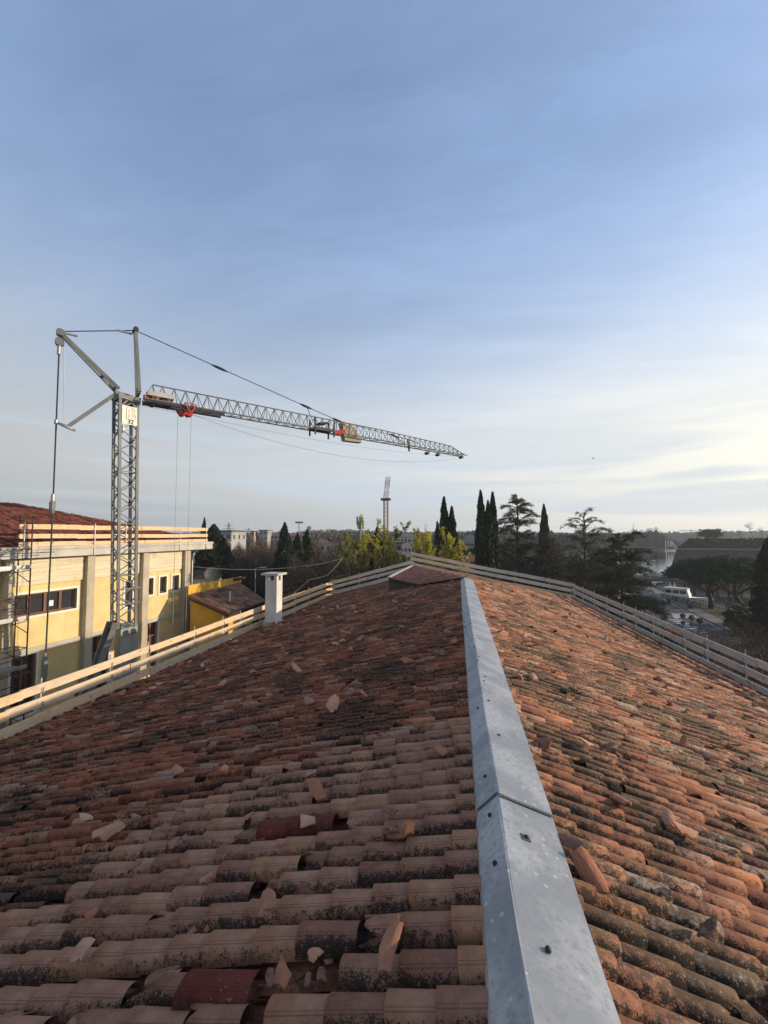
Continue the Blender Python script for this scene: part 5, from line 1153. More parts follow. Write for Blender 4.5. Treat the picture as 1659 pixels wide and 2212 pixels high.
m = MB(); p = k0_ - inh * 0.06 - inn2 * 0.05; m.tube([Vector((p.x, p.y, 0)), Vector((p.x, p.y, ze_ - 0.2))], 0.06, 8); m.build('downpipe', DARKM, an)
# small white house with hipped roof behind the annex
wh = thing('white_cottage', gnd(z4(260, 0)[0], 46), 'small white house with hipped brown roof behind the ochre annex', 'house')
dW = 46; q = lambda x, y, d: at(*z4(x, y), d)
m = MB(); e = [q(60, 770, dW), q(405, 742, dW), q(430, 728, dW + 7), q(100, 735, dW + 8)]; zz_ = sum(k.z for k in e) / 4
e = [Vector((k.x, k.y, zz_)) for k in e]; rg = q(230, 690, dW + 3.5); rg2 = q(60, 698, dW + 4)
m.poly([e[0], e[1], rg, rg2]); m.poly([e[1], e[2], rg]); m.poly([e[2], e[3], rg2, rg]); m.build('roof', T_ANX, wh)
cen = sum(e, Vector()) / 4; m = MB(); ee = [cen + (k - cen) * 0.93 for k in e]; m.prism([Vector((k.x, k.y, 0)) for k in ee], dz * (zz_ - 0.02)); m.build('wall', WHITEP, wh)
dsh = thing('satellite_dish', at(*z4(325, 800), 42), 'dark satellite dish on a pole above the annex parapet', 'satellite dish')
p = at(*z4(325, 745), 42); ax_ = Vector((0.75, -0.55, 0.3)).normalized(); s1 = ax_.cross(dz).normalized(); s2 = s1.cross(ax_)
m = MB(); rr = 0.85; vs = [p - ax_ * 0.2]; 
for ring, rad_, off_ in ((0, 0.5, -0.12), (1, 1.0, 0.0)):
    for k in range(16): an_ = 2 * math.pi * k / 16; vs.append(p + ax_ * off_ + (s1 * math.cos(an_) + s2 * math.sin(an_)) * rr * rad_)
m.add(vs, [(0, 1 + k, 1 + (k + 1) % 16) for k in range(16)] + [(1 + k, 17 + k, 17 + (k + 1) % 16, 1 + (k + 1) % 16) for k in range(16)]); m.build('reflector', DARKM, dsh, True)
m = MB(); m.tube([p - ax_ * 0.25, Vector((p.x - 0.2, p.y + 0.1, 0.0))], 0.05, 6); m.tube([p - s2 * 0.8, p + ax_ * 0.9 - s2 * 0.2], 0.02, 5); m.build('pole', DARKM, dsh)
# overhead cables behind the roof
def cable(name, pix, d, label, r=0.022, sag=0.0):
    pts = [at(*z4(*q), d) for q in pix]; m = MB(); m.tube(pts, r, 5); return tag(m.build(name, CONC_L), label, 'cable')
cable('overhead_cable', ((60, 655), (250, 678), (500, 693), (760, 694), (1000, 680), (1200, 660), (1340, 640), (1540, 590)), 36, 'grey overhead cable sagging across behind the chimney', 0.03)
cable('overhead_cable', ((985, 960), (1080, 915), (1160, 850), (1230, 785), (1300, 775), (1400, 745), (1480, 660), (1530, 600)), 33.5, 'slack pale cable rising from the guard rail to the saplings', 0.025)
# ================================================================== VEGETATION
L_CYP = leaf_mat('cypress_leaf', (0.018, 0.028, 0.014), (0.045, 0.062, 0.026), 0.05, 0.7)
L_CED = leaf_mat('cedar_needles', (0.034, 0.050, 0.026), (0.078, 0.098, 0.050), 0.12, 0.7)
L_CEDB = leaf_mat('cedar_needles_brownish', (0.045, 0.048, 0.030), (0.085, 0.085, 0.055), 0.1, 0.7)
L_PINE = leaf_mat('pine_needles', (0.016, 0.038, 0.014), (0.055, 0.085, 0.028), 0.08, 0.65)
L_YEL = leaf_mat('autumn_poplar_leaf', (0.30, 0.27, 0.025), (0.52, 0.46, 0.06), 0.45, 0.5)
L_YG = leaf_mat('autumn_green_leaf', (0.11, 0.14, 0.025), (0.30, 0.29, 0.045), 0.4, 0.5)
L_FAR = leaf_mat('far_wood_leaf', (0.045, 0.048, 0.032), (0.10, 0.092, 0.062), 0.0, 0.9)
L_FARG = leaf_mat('far_conifer', (0.030, 0.042, 0.030), (0.055, 0.065, 0.045), 0.0, 0.9)
L_BUSH = leaf_mat('evergreen_bush', (0.014, 0.024, 0.011), (0.04, 0.055, 0.02), 0.08, 0.6)
L_RED = leaf_mat('red_hedge_leaf', (0.16, 0.03, 0.018), (0.28, 0.07, 0.03), 0.3, 0.6)
def cypress(name, base, h, w, label, seed, n=7000, lean=0.0, tips=1, tipd=0.25, mat=None):
    T = thing(name, base, label, 'cypress'); g = np.random.default_rng(seed); b = np.array(base)
    m = MB(); m.tube([Vector(base), Vector(base) + dz * h * 0.5, Vector(base) + dz * h * 0.9], [w * 0.09, w * 0.06, 0.03], 7); m.build('trunk', BARK, T)
    pts = []
    for k in range(tips):
        ox = (k - (tips - 1) / 2) * tipd * w; hh = h * (1 - 0.07 * k * (1 if tips > 1 else 0)); nn = n // tips
        t = g.random(nn) ** 0.85; an = g.uniform(0, 2 * math.pi, nn)
        prof = np.interp(t, [0, 0.06, 0.2, 0.45, 0.7, 0.88, 0.96, 1.0], [0.55, 0.85, 1.0, 0.97, 0.78, 0.45, 0.2, 0.03])
        lump = 1 + 0.16 * np.sin(an * 3 + t * 17 + k) + 0.12 * np.sin(an * 5 - t * 31) + 0.10 * np.sin(t * 60 + an)
        rr = w / 2 * (0.72 if tips > 1 else 1.0) * prof * lump * (1 - 0.35 * g.random(nn) ** 2.5)
        pts.append(np.stack([b[0] + ox * RT.x + rr * np.cos(an), b[1] + ox * RT.y + rr * np.sin(an), b[2] + 0.25 + t * (hh - 0.25)], -1))
    pts = np.concatenate(pts)
    link('crown', leaf_cloud('crown', pts, 0.34 * (h / 14) ** 0.5, mat or L_CYP, T, seed, 0.3, 1.1, aspect=0.42), T)
    m = MB()          # added solid dark core closing the crown, inner shade put in its colour
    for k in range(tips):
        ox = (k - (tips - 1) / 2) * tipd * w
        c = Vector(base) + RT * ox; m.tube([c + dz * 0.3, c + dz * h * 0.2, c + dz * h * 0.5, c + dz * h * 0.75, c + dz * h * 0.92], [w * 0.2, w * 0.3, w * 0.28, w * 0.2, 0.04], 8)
    m.build('dark_core', plain('core_shade', (0.012, 0.014, 0.009), (0.008, 0.009, 0.006), 1.0, 3, 20, 0) if 'core_shade' not in bpy.data.materials else bpy.data.materials['core_shade'], T)
    return T
def px_tree(x, ytop, d): """height of a tree at depth d whose top is at picture row ytop"""; return EYE + (HZ - ytop) * d / F_PX
def cyp_px(x, ytop, wpx, d, label, seed, **k): b = gnd(x, d); return cypress('cypress_tree', b, px_tree(x, ytop, d), wpx * d / F_PX, label, seed, **k)
cyp_px(1047, 1060, 38, 45, 'tall double-tipped black cypress right of the far peak', 1, n=12000, tips=2, tipd=0.42)
cyp_px(1065, 1064, 26, 46, 'slim cypress joined to the right side of the double-tipped one', 2, n=8000)
cyp_px(968, 1074, 42, 48, 'dark cypress with forked top behind the yellow saplings', 3, n=12000, tips=2, tipd=0.4)
cyp_px(945, 1128, 22, 47, 'low dark cypress shoot left of the forked cypress', 4, n=4000)
cyp_px(1176, 1090, 25, 62, 'pointed narrow cypress behind the flat-topped cedar', 5, n=9000)
cyp_px(615, 1130, 42, 52, 'isolated blunt-topped cypress above the chimney', 6, n=11000)
cyp_px(663, 1145, 36, 54, 'taller right cypress of the pair right of the blunt cypress', 7, n=8000)
cyp_px(643, 1153, 38, 53, 'lower left cypress of the pair right of the blunt cypress', 8, n=8000)
cyp_px(441, 1119, 18, 75, 'thin cypress tip above the yellow building guard rail', 9, n=4000)
cyp_px(462, 1134, 84, 52, 'broad dark conifer beside the yellow building corner', 10, n=22000)
cyp_px(815, 1140, 44, 40, 'dark conifer hidden behind the tall thin saplings', 11, n=7000)

def cedar(name, base, h, r, label, seed, mat, dens=1.0, flat_top=0.3, bare=0.12, n_br=46, twig=1.0, spread=None):
    """trunk, level limbs in tiers, and flat sprays of needles hanging from the limbs"""
    g = random.Random(seed); G = np.random.default_rng(seed); T = thing(name, base, label, 'cedar'); b = Vector(base)
    m = MB(); tp = [b + dz * h * k / 6 + Vector((g.gauss(0, 0.1), g.gauss(0, 0.1), 0)) * (k > 0) for k in range(7)]
    m.tube(tp, [h * 0.016 * (1 - 0.14 * k) for k in range(7)], 8); m.build('trunk', BARK, T)
    br = MB(); P = []
    for i in range(n_br):
        t = bare + (1 - bare) * (i + g.random()) / n_br; z = h * t
        prof = (spread or (lambda q: np.interp(q, [0, 0.15, 0.45, 0.75, 0.92, 1.0], [0.7, 1.0, 0.92, 0.72, 0.6 * (0.5 + flat_top), 0.25])))(t)
        ln = r * prof * g.uniform(0.4, 1.15); an = i * 2.4 + g.uniform(-0.5, 0.5); d = Vector((math.cos(an), math.sin(an), 0))
        rise = g.uniform(-0.08, 0.85) * (1 if t > 0.4 else 0.5); p0 = b + dz * z * 0.98; pts = []
        for k in range(6):
            f_ = k / 5; pts.append(p0 + d * ln * f_ + dz * (ln * rise * math.sin(f_ * 2.2) - ln * 0.13 * f_ * f_) + Vector((g.gauss(0, 0.05), g.gauss(0, 0.05), 0)) * ln * 0.3 * f_)
        br.tube(pts, [0.075 * (1 - 0.16 * k) * (0.5 + 0.06 * ln * 2) for k in range(6)], 5, caps=False)
        sd = Vector((-d.y, d.x, 0)); ns = int(ln * 7.5 * twig)
        for k in range(ns):
            f_ = g.uniform(0.22, 1.02); j = min(int(f_ * 5), 4); q = pts[j].lerp(pts[j + 1], f_ * 5 - j)
            s = g.choice((-1, 1)); tl = ln * g.uniform(0.12, 0.34) * (1.15 - 0.5 * f_); e = q + (d * 0.55 + sd * s) * tl + dz * g.uniform(-0.45, 0.25) * tl
            br.tube([q, e], [0.018, 0.008], 3, caps=False); nl = int((16 + 26 * tl) * dens)
            u = G.random(nl)[:, None]; P.append(np.array(q) * (1 - u) + np.array(e) * u + G.normal(0, 1, (nl, 3)) * np.array([0.15, 0.15, 0.12]) * (0.6 + tl * 0.5))
    br.build('limbs', BARK, T); P = np.concatenate(P)
    link('crown', leaf_cloud('crown', P, 0.20, mat, T, seed, 0.35, 0.0, aspect=0.3), T)
    return T
def ced_px(x, ytop, wpx, d, label, seed, mat, **k): return cedar('cedar_tree', gnd(x, d), px_tree(x, ytop, d), wpx * d / F_PX / 2, label, seed, mat, **k)
flat_prof = lambda q: np.interp(q, [0, 0.15, 0.35, 0.55, 0.72, 0.86, 0.95, 1.0], [0.8, 1.0, 1.05, 0.95, 0.95, 0.75, 0.62, 0.35])
ced_px(1118, 1070, 118, 52, 'tall flat-topped cedar between the black cypresses and the river', 21, L_CED, dens=1.0, n_br=88, spread=flat_prof)
ced_px(1185, 1150, 110, 50, 'shadowy lower cedar below the narrow cypress', 22, L_CEDB, dens=0.9, n_br=64)
ced_px(1262, 1107, 112, 52, 'sparse grey cedar with bare limbs in front of the marina', 23, L_CEDB, dens=0.45, n_br=66, spread=flat_prof)
ced_px(1338, 1155, 150, 43, 'dense dark green cedar with layered boughs beside the river road', 24, L_CED, dens=1.3, n_br=84, spread=lambda q: np.interp(q, [0, 0.15, 0.4, 0.7, 0.9, 1.0], [0.95, 1.05, 1.0, 0.85, 0.6, 0.25]))

def umbrella_pine(base, h, rx, ry, label, seed, lean, fork):
    g = random.Random(seed); G = np.random.default_rng(seed); T = thing('umbrella_pine', base, label, 'pine tree', 'umbrella pines by the water'); b = Vector(base)
    hb = h * 0.40; m = MB(); c = b + Vector((lean[0], lean[1], hb * 0.75)); m.tube([b, b + (c - b) * 0.5 + RT * 0.1, c], [0.42, 0.34, 0.28], 9); m.build('trunk', BARK, T)
    m = MB(); top = b + Vector((lean[0], lean[1], 0)) * 1.4 + dz * h
    for k in range(fork):
        an = 2 * math.pi * k / fork + 0.6; e = Vector((top.x + rx * 0.6 * math.cos(an) * RT.x, top.y + rx * 0.5 * math.sin(an), hb + (h - hb) * 0.35)); md = c.lerp(e, 0.5) - dz * 0.3
        m.tube([c, md, e], [0.22, 0.15, 0.06], 6)
        for j in range(4): q = e + Vector((g.gauss(0, 1.2), g.gauss(0, 1.2), g.uniform(0.3, 1.0))); m.tube([md.lerp(e, 0.5), q], [0.07, 0.03], 4)
    m.build('limbs', BARK, T)
    P = []
    for k in range(230):
        a = g.uniform(0, 6.283); q = math.sqrt(g.random()); cx, cy = q * rx * math.cos(a), q * ry * math.sin(a); zt = hb + (h - hb) * (0.22 + 0.72 * math.sqrt(max(0, 1 - q * q)) * g.uniform(0.35, 1.0))
        n = 190; pp = G.normal(0, 1, (n, 3)); pp /= np.linalg.norm(pp, axis=1)[:, None]; pp *= (0.75 * G.random((n, 1)) ** 0.4); pp[:, 2] *= 0.55
        P.append(pp + np.array([top.x + cx * RT.x - cy * RT.y, top.y + cx * RT.y + cy * RT.x, zt]))
    link('crown', leaf_cloud('crown', np.concatenate(P), 0.30, L_PINE, T, seed, 0.0, 0.5, aspect=0.3), T); return T
b_ = gp(z7(1045, 1230)); umbrella_pine(b_, px_tree(0, 1202, depth_of(b_)), 5.9, 5.0, 'umbrella pine with forked dark trunk in front of the cabin boat', 41, (-0.4 * RT.x, -0.2, 0), 5)
b_ = gp(z7(1410, 1285)); umbrella_pine(b_, px_tree(0, 1197, depth_of(b_)), 6.2, 5.0, 'second umbrella pine by the water near the right edge', 42, (-1.0, 0.3, 0), 5)
cyp_px(1668, 1150, 70, 40, 'dark pointed conifer cut by the right edge of the picture', 43, n=16000)
cyp_px(1700, 1190, 90, 37, 'broad dark conifer beyond the right edge', 44, n=12000)

# bare winter trees: a few skeletons, copied
def bare_mesh(seed, h=9.0, spread=0.5, levels=5, up=0.35, kids=(3, 4), thin=1.0, multi=1, ymat=None):
    g = random.Random(seed); V = []; Fc = []
    def seg(p, q, r0, r1, n):
        t = (q - p); 
        if t.length < 1e-4: return
        t.normalize(); a = t.cross(dz if abs(t.z) < 0.9 else Vector((1, 0, 0))).normalized(); b = t.cross(a); o = len(V)
        for c, r in ((p, r0), (q, r1)):
            for k in range(n): an = 2 * math.pi * k / n; V.append(c + (a * math.cos(an) + b * math.sin(an)) * r)
        for k in range(n): Fc.append((o + k, o + n + k, o + n + (k + 1) % n, o + (k + 1) % n))
    tips = []
    def grow(p, d, ln, r, lv):
        q = p; nn = 3
        for k in range(nn):
            d2 = (d + Vector((g.gauss(0, 0.13), g.gauss(0, 0.13), g.gauss(0, 0.08)))).normalized(); q2 = q + d2 * ln / nn
            seg(q, q2, r * (1 - 0.2 * k), r * (1 - 0.2 * (k + 1)), 5 if lv < 2 else 3); d = d2; q = q2
            if lv >= 1 and lv < levels and k < 2 and g.random() < 0.7: grow(q, side(d), ln * g.uniform(0.4, 0.65), r * 0.45, lv + 1)
        if lv < levels:
            for _ in range(g.randint(*kids)): grow(q, side(d), ln * g.uniform(0.55, 0.8), r * 0.5, lv + 1)
        else: tips.append(q)
    def side(d): return (d + Vector((g.gauss(0, spread), g.gauss(0, spread), g.gauss(0, spread * 0.5) + up * 0.4))).normalized()
    for k in range(multi):
        d = Vector((g.gauss(0, 0.12 * multi), g.gauss(0, 0.12 * multi), 1)).normalized(); grow(Vector((g.gauss(0, 0.15 * (multi - 1)), g.gauss(0, 0.15 * (multi - 1)), 0)), d, h * 0.30, h * 0.014 * thin, 0)
    return V, Fc, tips
def bare_tree(name, base, label, seed, mat=None, group='bare winter trees', cat='tree', **k):
    T = thing(name, base, label, cat, group); V, Fc, tips = bare_mesh(seed, **k); b = Vector(base)
    m = MB(); m.add([v + b for v in V[:]], Fc); m.build('branches', mat or TWIG, T); return T, tips
bt = []
for i, (kw, lb) in enumerate(((dict(h=11, spread=0.45), ''), (dict(h=10, spread=0.6, kids=(3, 4)), ''), (dict(h=12, spread=0.35, up=0.6), ''), (dict(h=6, spread=0.5, multi=4, levels=4), ''))):
    bt.append(bare_mesh(60 + i, **kw))
bare_me = []
for V, Fc, tips in bt:
    m = MB(); m.add(V, Fc); bare_me.append((m.mesh('branches', TWIG), m.mesh('branches', BARK_L)))
def put_bare(i, x, d, s, label, pale=0, group='bare winter trees beyond the roof', rz=None):
    T = thing('bare_tree', gnd(x, d), label, 'tree', group); o = link('branches', bare_me[i][pale], T); T.scale = (s, s, s); T.rotation_euler.z = rz if rz is not None else random.uniform(0, 6.28); return T
rr = random.Random(4)
lb1 = 'bare brown winter tree in the thicket behind the chimney'
for k in range(46):
    x = rr.uniform(500, 740); d = rr.uniform(52, 100)
    i_ = rr.randrange(4); pl_ = 1 if rr.random() < 0.3 else 0; put_bare(i_, x, d, rr.uniform(0.65, 1.0), ('pale' if pl_ else 'brown') + (' spreading', ' round-crowned', ' upright', ' many-stemmed')[i_] + ' bare tree in the thicket ' + ('beside the broad conifer' if x < 560 else 'left of the blunt cypress' if x < 605 else 'between the cypresses' if x < 665 else 'right of the cypress pair') + (', in front' if d < 68 else ', in the middle' if d < 84 else ', at the back'), pl_)
put_bare(2, 640 - 42, 60, 1.0, 'pale-barked bare tree standing out of the thicket left of the blunt cypress', 1)
put_bare(0, 544, 66, 1.05, 'gnarled bare tree at the left of the thicket', 0)
lb2 = 'bare shrub growing below the far guard rail left of the saplings'
for k in range(26):
    x = rr.uniform(615, 760); d = rr.uniform(36, 50); put_bare(3, x, d, rr.uniform(0.6, 1.15), ('low ' if k % 2 else 'taller ') + 'bare shrub below the far guard rail, ' + ('behind the chimney' if x < 650 else 'half way to the saplings' if x < 705 else 'just left of the saplings'), 0, 'bare shrubs below the far guard rail')
lb3 = None
for k in range(14):
    x = rr.uniform(1085, 1300); d = rr.uniform(56, 75); i_ = rr.choice((0, 1, 3)); put_bare(i_, x, d, rr.uniform(0.6, 0.9), ('spreading', 'round-crowned', '', 'many-stemmed')[i_] + ' bare tree ' + ('beside the flat-topped cedar' if x < 1150 else 'behind the shadowy lower cedar' if x < 1220 else 'beside the sparse grey cedar') + (', in front' if d < 65 else ', behind'), 0, 'bare trees among the cedars')
# thin twiggy shrubs between the right guard rail and the road
for k, (q, d, s, lb) in enumerate((((1130, 1350), 30, 1.25, 'tall twiggy red-stemmed shrub in front of the road'), ((900, 1400), 34, 0.9, 'grey twiggy shrub left of the red-stemmed one'), ((1560, 1500), 26, 1.5, 'leafless many-stemmed shrub at the right picture edge'), ((1640, 1600), 24, 1.4, 'leafless shrub in the right corner above the rail'), ((1000, 1500), 31, 0.8, 'low bare shrub behind the rail, nearest the crossing'), ((760, 1420), 36, 0.7, 'small bare shrub beside the flower bed'), ((1300, 1700), 25, 0.95, 'bare shrub seen between the rails at the right'), ((1480, 1900), 22, 0.9, 'bare shrub low between the rails in the right corner'))):
    put_bare(3, z7(*q)[0], d, s, lb, 1 if k in (1, 4) else 0, 'bare shrubs by the river road')
def bush(name, base, rx, h, label, mat, seed, n=3500, size=0.22, group=None, cat='bush'):
    T = thing(name, base, label, cat, group); G = np.random.default_rng(seed); b = Vector(base)
    P = G.normal(0, 1, (n, 3)); P /= np.linalg.norm(P, axis=1)[:, None]; lump = 1 + 0.22 * np.sin(P[:, 0] * 7 + seed) * np.cos(P[:, 1] * 6) + 0.15 * np.sin(P[:, 2] * 11)
    P *= (G.random((n, 1)) ** 0.3) * lump[:, None]; P = P * np.array([rx, rx, h / 2]) + np.array([b.x, b.y, b.z + h / 2])
    link('foliage', leaf_cloud('foliage', P[P[:, 2] > 0.02], size, mat, T, seed, 0, 0.2), T)
    m = MB()
    for k in range(5): an = k * 1.26; m.tube([b, b + Vector((math.cos(an) * rx * 0.5, math.sin(an) * rx * 0.5, h * 0.6))], [0.05, 0.015], 5)
    m.build('stems', BARK, T); return T
for k, (q, rx, h, lb) in enumerate((((1420, 1500), 2.2, 3.6, 'large dark evergreen bush below the second umbrella pine'), ((1560, 1650), 2.4, 3.8, 'dark evergreen bush in the right corner below the conifer'), ((1330, 1420), 1.2, 2.0, 'small dark shoot bush left of the large evergreen bush'))):
    bush('evergreen_bush', gp(z7(*q)), rx, h, lb, L_BUSH, 70 + k, 5000, 0.26)
for k, (x, d) in enumerate(((1395, 36), (1340, 38), (1290, 40), (1240, 42), (1180, 43), (1120, 44))): bush('evergreen_bush', gnd(x, d), 2.6, 4.2, ('dark undergrowth bush below the dense green cedar', 'dark undergrowth bush right of the sparse cedar', 'dark undergrowth bush under the sparse cedar', 'dark undergrowth bush left of the sparse cedar', 'dark undergrowth bush below the narrow cypress', 'dark undergrowth bush under the flat-topped cedar')[k], L_BUSH, 80 + k, 4500, 0.28, 'undergrowth below the cedars')
for k, (x, d) in enumerate(((470, 46), (510, 50), (440, 44), (560, 58))): bush('evergreen_bush', gnd(x, d), 3.0, 4.5, ('dark evergreen bush at the foot of the broad conifer', 'dark evergreen bush right of the broad conifer', 'dark evergreen bush left of the broad conifer by the hall', 'dark evergreen bush where the thicket begins')[k], L_BUSH, 90 + k, 4500, 0.3, 'undergrowth by the broad conifer')
for k, (q) in enumerate(((1290, 1990), (1400, 2030), (1500, 2080))): bush('red_hedge', onz(*z7(*q), 0.0) * 1.0, 1.0, 1.6, ('reddish hedge bush behind the lowest rails, farthest one', 'reddish hedge bush behind the lowest rails, middle one', 'reddish hedge bush behind the lowest rails, nearest the picture edge')[k], L_RED, 95 + k, 2500, 0.16, 'red hedge')

# yellow-leaved sapling thickets beyond the far gable
def sapling(x, d, ytop, label, seed, mat, stems=7, wid=2.2, leaves=260, low=0.45):
    g = random.Random(seed); G = np.random.default_rng(seed); b = gnd(x, d); h = px_tree(x, ytop, d); T = thing('poplar_sapling', b, label, 'sapling', 'yellow-leaved poplar saplings')
    m = MB(); P = []
    for k in range(stems):
        hh = h * g.uniform(0.72, 1.0) if k else h; ox, oy = g.gauss(0, wid * 0.32), g.gauss(0, wid * 0.32); pts = [b + Vector((ox * 0.4, oy * 0.4, 0))]
        for j in range(1, 6): f_ = j / 5; pts.append(b + Vector((ox * (0.4 + 0.7 * f_) + g.gauss(0, 0.1), oy * (0.4 + 0.7 * f_) + g.gauss(0, 0.1), hh * f_)))
        m.tube(pts, [0.05, 0.04, 0.033, 0.026, 0.018, 0.008], 5, caps=False)
        for j in range(12):
            f_ = g.uniform(0.35, 0.97); i = min(int(f_ * 5), 4); q = pts[i].lerp(pts[i + 1], f_ * 5 - i); e = q + Vector((g.gauss(0, 0.35), g.gauss(0, 0.35), g.uniform(0.3, 1.1))); m.tube([q, e], [0.012, 0.005], 3, caps=False)
            if f_ > low:
                n = int(leaves / stems / 1.1 * g.uniform(0.1, 2.0)); u = G.random((n, 1)); P.append(np.array(q) * (1 - u) + np.array(e) * u + G.normal(0, 0.09, (n, 3)))
    m.build('stems', BARK_L, T); link('leaves', leaf_cloud('leaves', np.concatenate(P), 0.15, mat, T, seed, 0.2, -0.2, aspect=0.75), T); return T
for k, (x, d, yt, st, wd, mt, lv, lb) in enumerate(((745, 37, 1168, 6, 2.0, L_YG, 500, 'lowest leafy sapling at the left end of the thicket'), (772, 38, 1140, 7, 2.0, L_YEL, 420, 'sapling with yellow top left of the tall thin shoots'), (800, 36, 1118, 8, 1.8, L_YEL, 380, 'tall thin saplings with a yellow tuft at the very top'), (828, 39, 1135, 8, 2.2, L_YG, 620, 'green-yellow sapling in front of the distant crane'), (856, 37, 1132, 7, 1.8, L_YG, 560, 'leafy sapling just left of the far peak'), (893, 38, 1142, 7, 2.2, L_YEL, 800, 'dense yellow sapling right behind the far peak'), (925, 37, 1136, 9, 2.2, L_YEL, 1000, 'brightest yellow sapling between the peak and the forked cypress'), (955, 36, 1146, 8, 1.9, L_YEL, 760, 'yellow sapling in front of the forked cypress'), (985, 35.5, 1168, 7, 1.8, L_YEL, 640, 'low yellow sapling next to the metal ridge end'), (1004, 35, 1190, 5, 1.0, L_YEL, 300, 'small yellow sprig hanging over the far guard rail'), (722, 34.5, 1228, 6, 1.0, L_YG, 420, 'low yellow-green bush at the rail corner'), (760, 40, 1156, 8, 2.2, L_YG, 700, 'leafy sapling second from the left of the thicket'), (786, 40, 1150, 8, 2.2, L_YG, 700, 'green sapling left of the tall yellow-tufted shoots'), (842, 41, 1150, 8, 2.2, L_YEL, 700, 'yellowing sapling behind the green one by the crane'), (910, 41, 1150, 9, 2.4, L_YG, 1000, 'green sapling mixed into the brightest yellow ones'), (940, 40, 1152, 9, 2.2, L_YEL, 900, 'yellow sapling behind the low cypress shoot'))):
    sapling(x, d, yt, lb, 120 + k, mt, st, wd, lv)
# shrubs and planters by the crossing
POT = plain('planter_grey', (0.22, 0.20, 0.18), (0.16, 0.15, 0.14), 0.9)
L_TAN = leaf_mat('tan_topiary', (0.13, 0.10, 0.04), (0.22, 0.17, 0.07), 0.2)
for k, (q, lb) in enumerate((((735, 1410), 'ball-shaped tan shrub in a pot, left of three beside the crossing'), ((830, 1430), 'ball-shaped tan shrub in a pot, middle of three beside the crossing'), ((920, 1470), 'ball-shaped tan shrub in a pot, right of three beside the crossing'))):
    p = gp(z7(*q)); T = thing('potted_shrub', p, lb, 'potted plant', 'potted shrubs by the crossing'); m = MB(); m.tube([p, p + dz * 0.5], [0.22, 0.28], 10); m.build('pot', POT, T); m = MB(); m.tube([p + dz * 0.5, p + dz * 1.0], 0.04, 5); m.build('stem', BARK, T)
    G = np.random.default_rng(k); P = G.normal(0, 1, (700, 3)); P /= np.linalg.norm(P, axis=1)[:, None]; P = P * 0.33 * G.random((700, 1)) ** 0.3 + np.array([p.x, p.y, 1.15]); link('foliage', leaf_cloud('foliage', P, 0.12, L_TAN, T, k), T)
fbp = gp(z7(525, 1570)); fl = thing('flower_bed', fbp, 'raised bed of bright red flowers glimpsed under the lowest rail', 'flower bed')
m = MB(); m.obox(fbp + dz * 0.25, RT * 1.5, Vector((-RT.y, RT.x, 0)) * 0.5, dz * 0.25); m.build('planter', POT, fl)
G = np.random.default_rng(3); P = G.uniform(-1, 1, (900, 3)) * np.array([1.45, 0.45, 0.22]); P = P[:, :1] * np.array(RT) + P[:, 1:2] * np.array([-RT.y, RT.x, 0]) + P[:, 2:] * np.array([0, 0, 1]) + np.array(fbp) + np.array([0, 0, 0.75])
link('flowers', leaf_cloud('flowers', P, 0.16, leaf_mat('red_petal', (0.55, 0.03, 0.015), (0.75, 0.10, 0.03), 0.3), fl, 3, aspect=0.9), fl)
P2 = P.copy(); P2[:, 2] -= 0.22; link('leaves', leaf_cloud('leaves', P2[:500], 0.18, leaf_mat('bed_leaf', (0.02, 0.10, 0.02), (0.05, 0.2, 0.05), 0.3), fl, 4), fl)
# signs and lamps
def sign_post(name, q, h, label, kind):
    p = gp(z7(*q)); T = thing(name, p, label, 'road sign', 'road signs by the crossing'); m = MB(); m.tube([p, p + dz * h], 0.04, 6); m.build('pole', STEEL, T); f_ = Vector((-RT.y, RT.x, 0))
    m = MB()
    if kind == 'tri': m.prism([p + dz * (h - 0.9) - RT * 0.5 - f_ * 0.06, p + dz * (h - 0.9) + RT * 0.5 - f_ * 0.06, p + dz * (h - 0.02) - f_ * 0.06], -f_ * 0.02)
    else: m.obox(p + dz * (h - 0.45) - f_ * 0.06, RT * 0.27, f_ * 0.015, dz * 0.45)
    m.build('plate', DARKM, T)
sign_post('road_sign', (812, 1345), 2.3, 'dark back of a triangular road sign on the quay road', 'tri'); sign_post('road_sign', (585, 1360), 3.0, 'dark rectangular road sign on a pole left of the triangular one', 'rect')
def lamp(x, ytop, d, label, base=0.0):
    p = gnd(x, d, base); h = px_tree(x, ytop, d) - base; T = thing('street_lamp', p, label, 'street lamp', 'street lamps'); m = MB(); m.tube([p, p + dz * h], [0.09, 0.05], 8); m.build('pole', STEEL, T); m = MB(); m.tube([p + dz * h, p + dz * (h + 0.12) + RT * 0.9], 0.04, 6); m.build('arm', STEEL, T); m = MB(); m.obox(p + dz * (h + 0.1) + RT * 0.9, RT * 0.35, Vector((-RT.y, RT.x, 0)) * 0.14, dz * 0.06); m.build('lamp_head', CONC_L, T)
lamp(z7(360, 0)[0], z7(0, 715)[1], 94, 'street lamp on the low bridge beside the cedar', DK); lamp(z7(88, 0)[0], z7(0, 870)[1], 48, 'thin lamp post in front of the dense cedar'); lamp(z4(1085, 0)[0], z4(0, 722)[1], 44, 'street lamp with white head right of the chimney'); lamp(z4(730, 0)[0], z4(0, 680)[1], 50, 'street lamp with white head above the annex parapet')

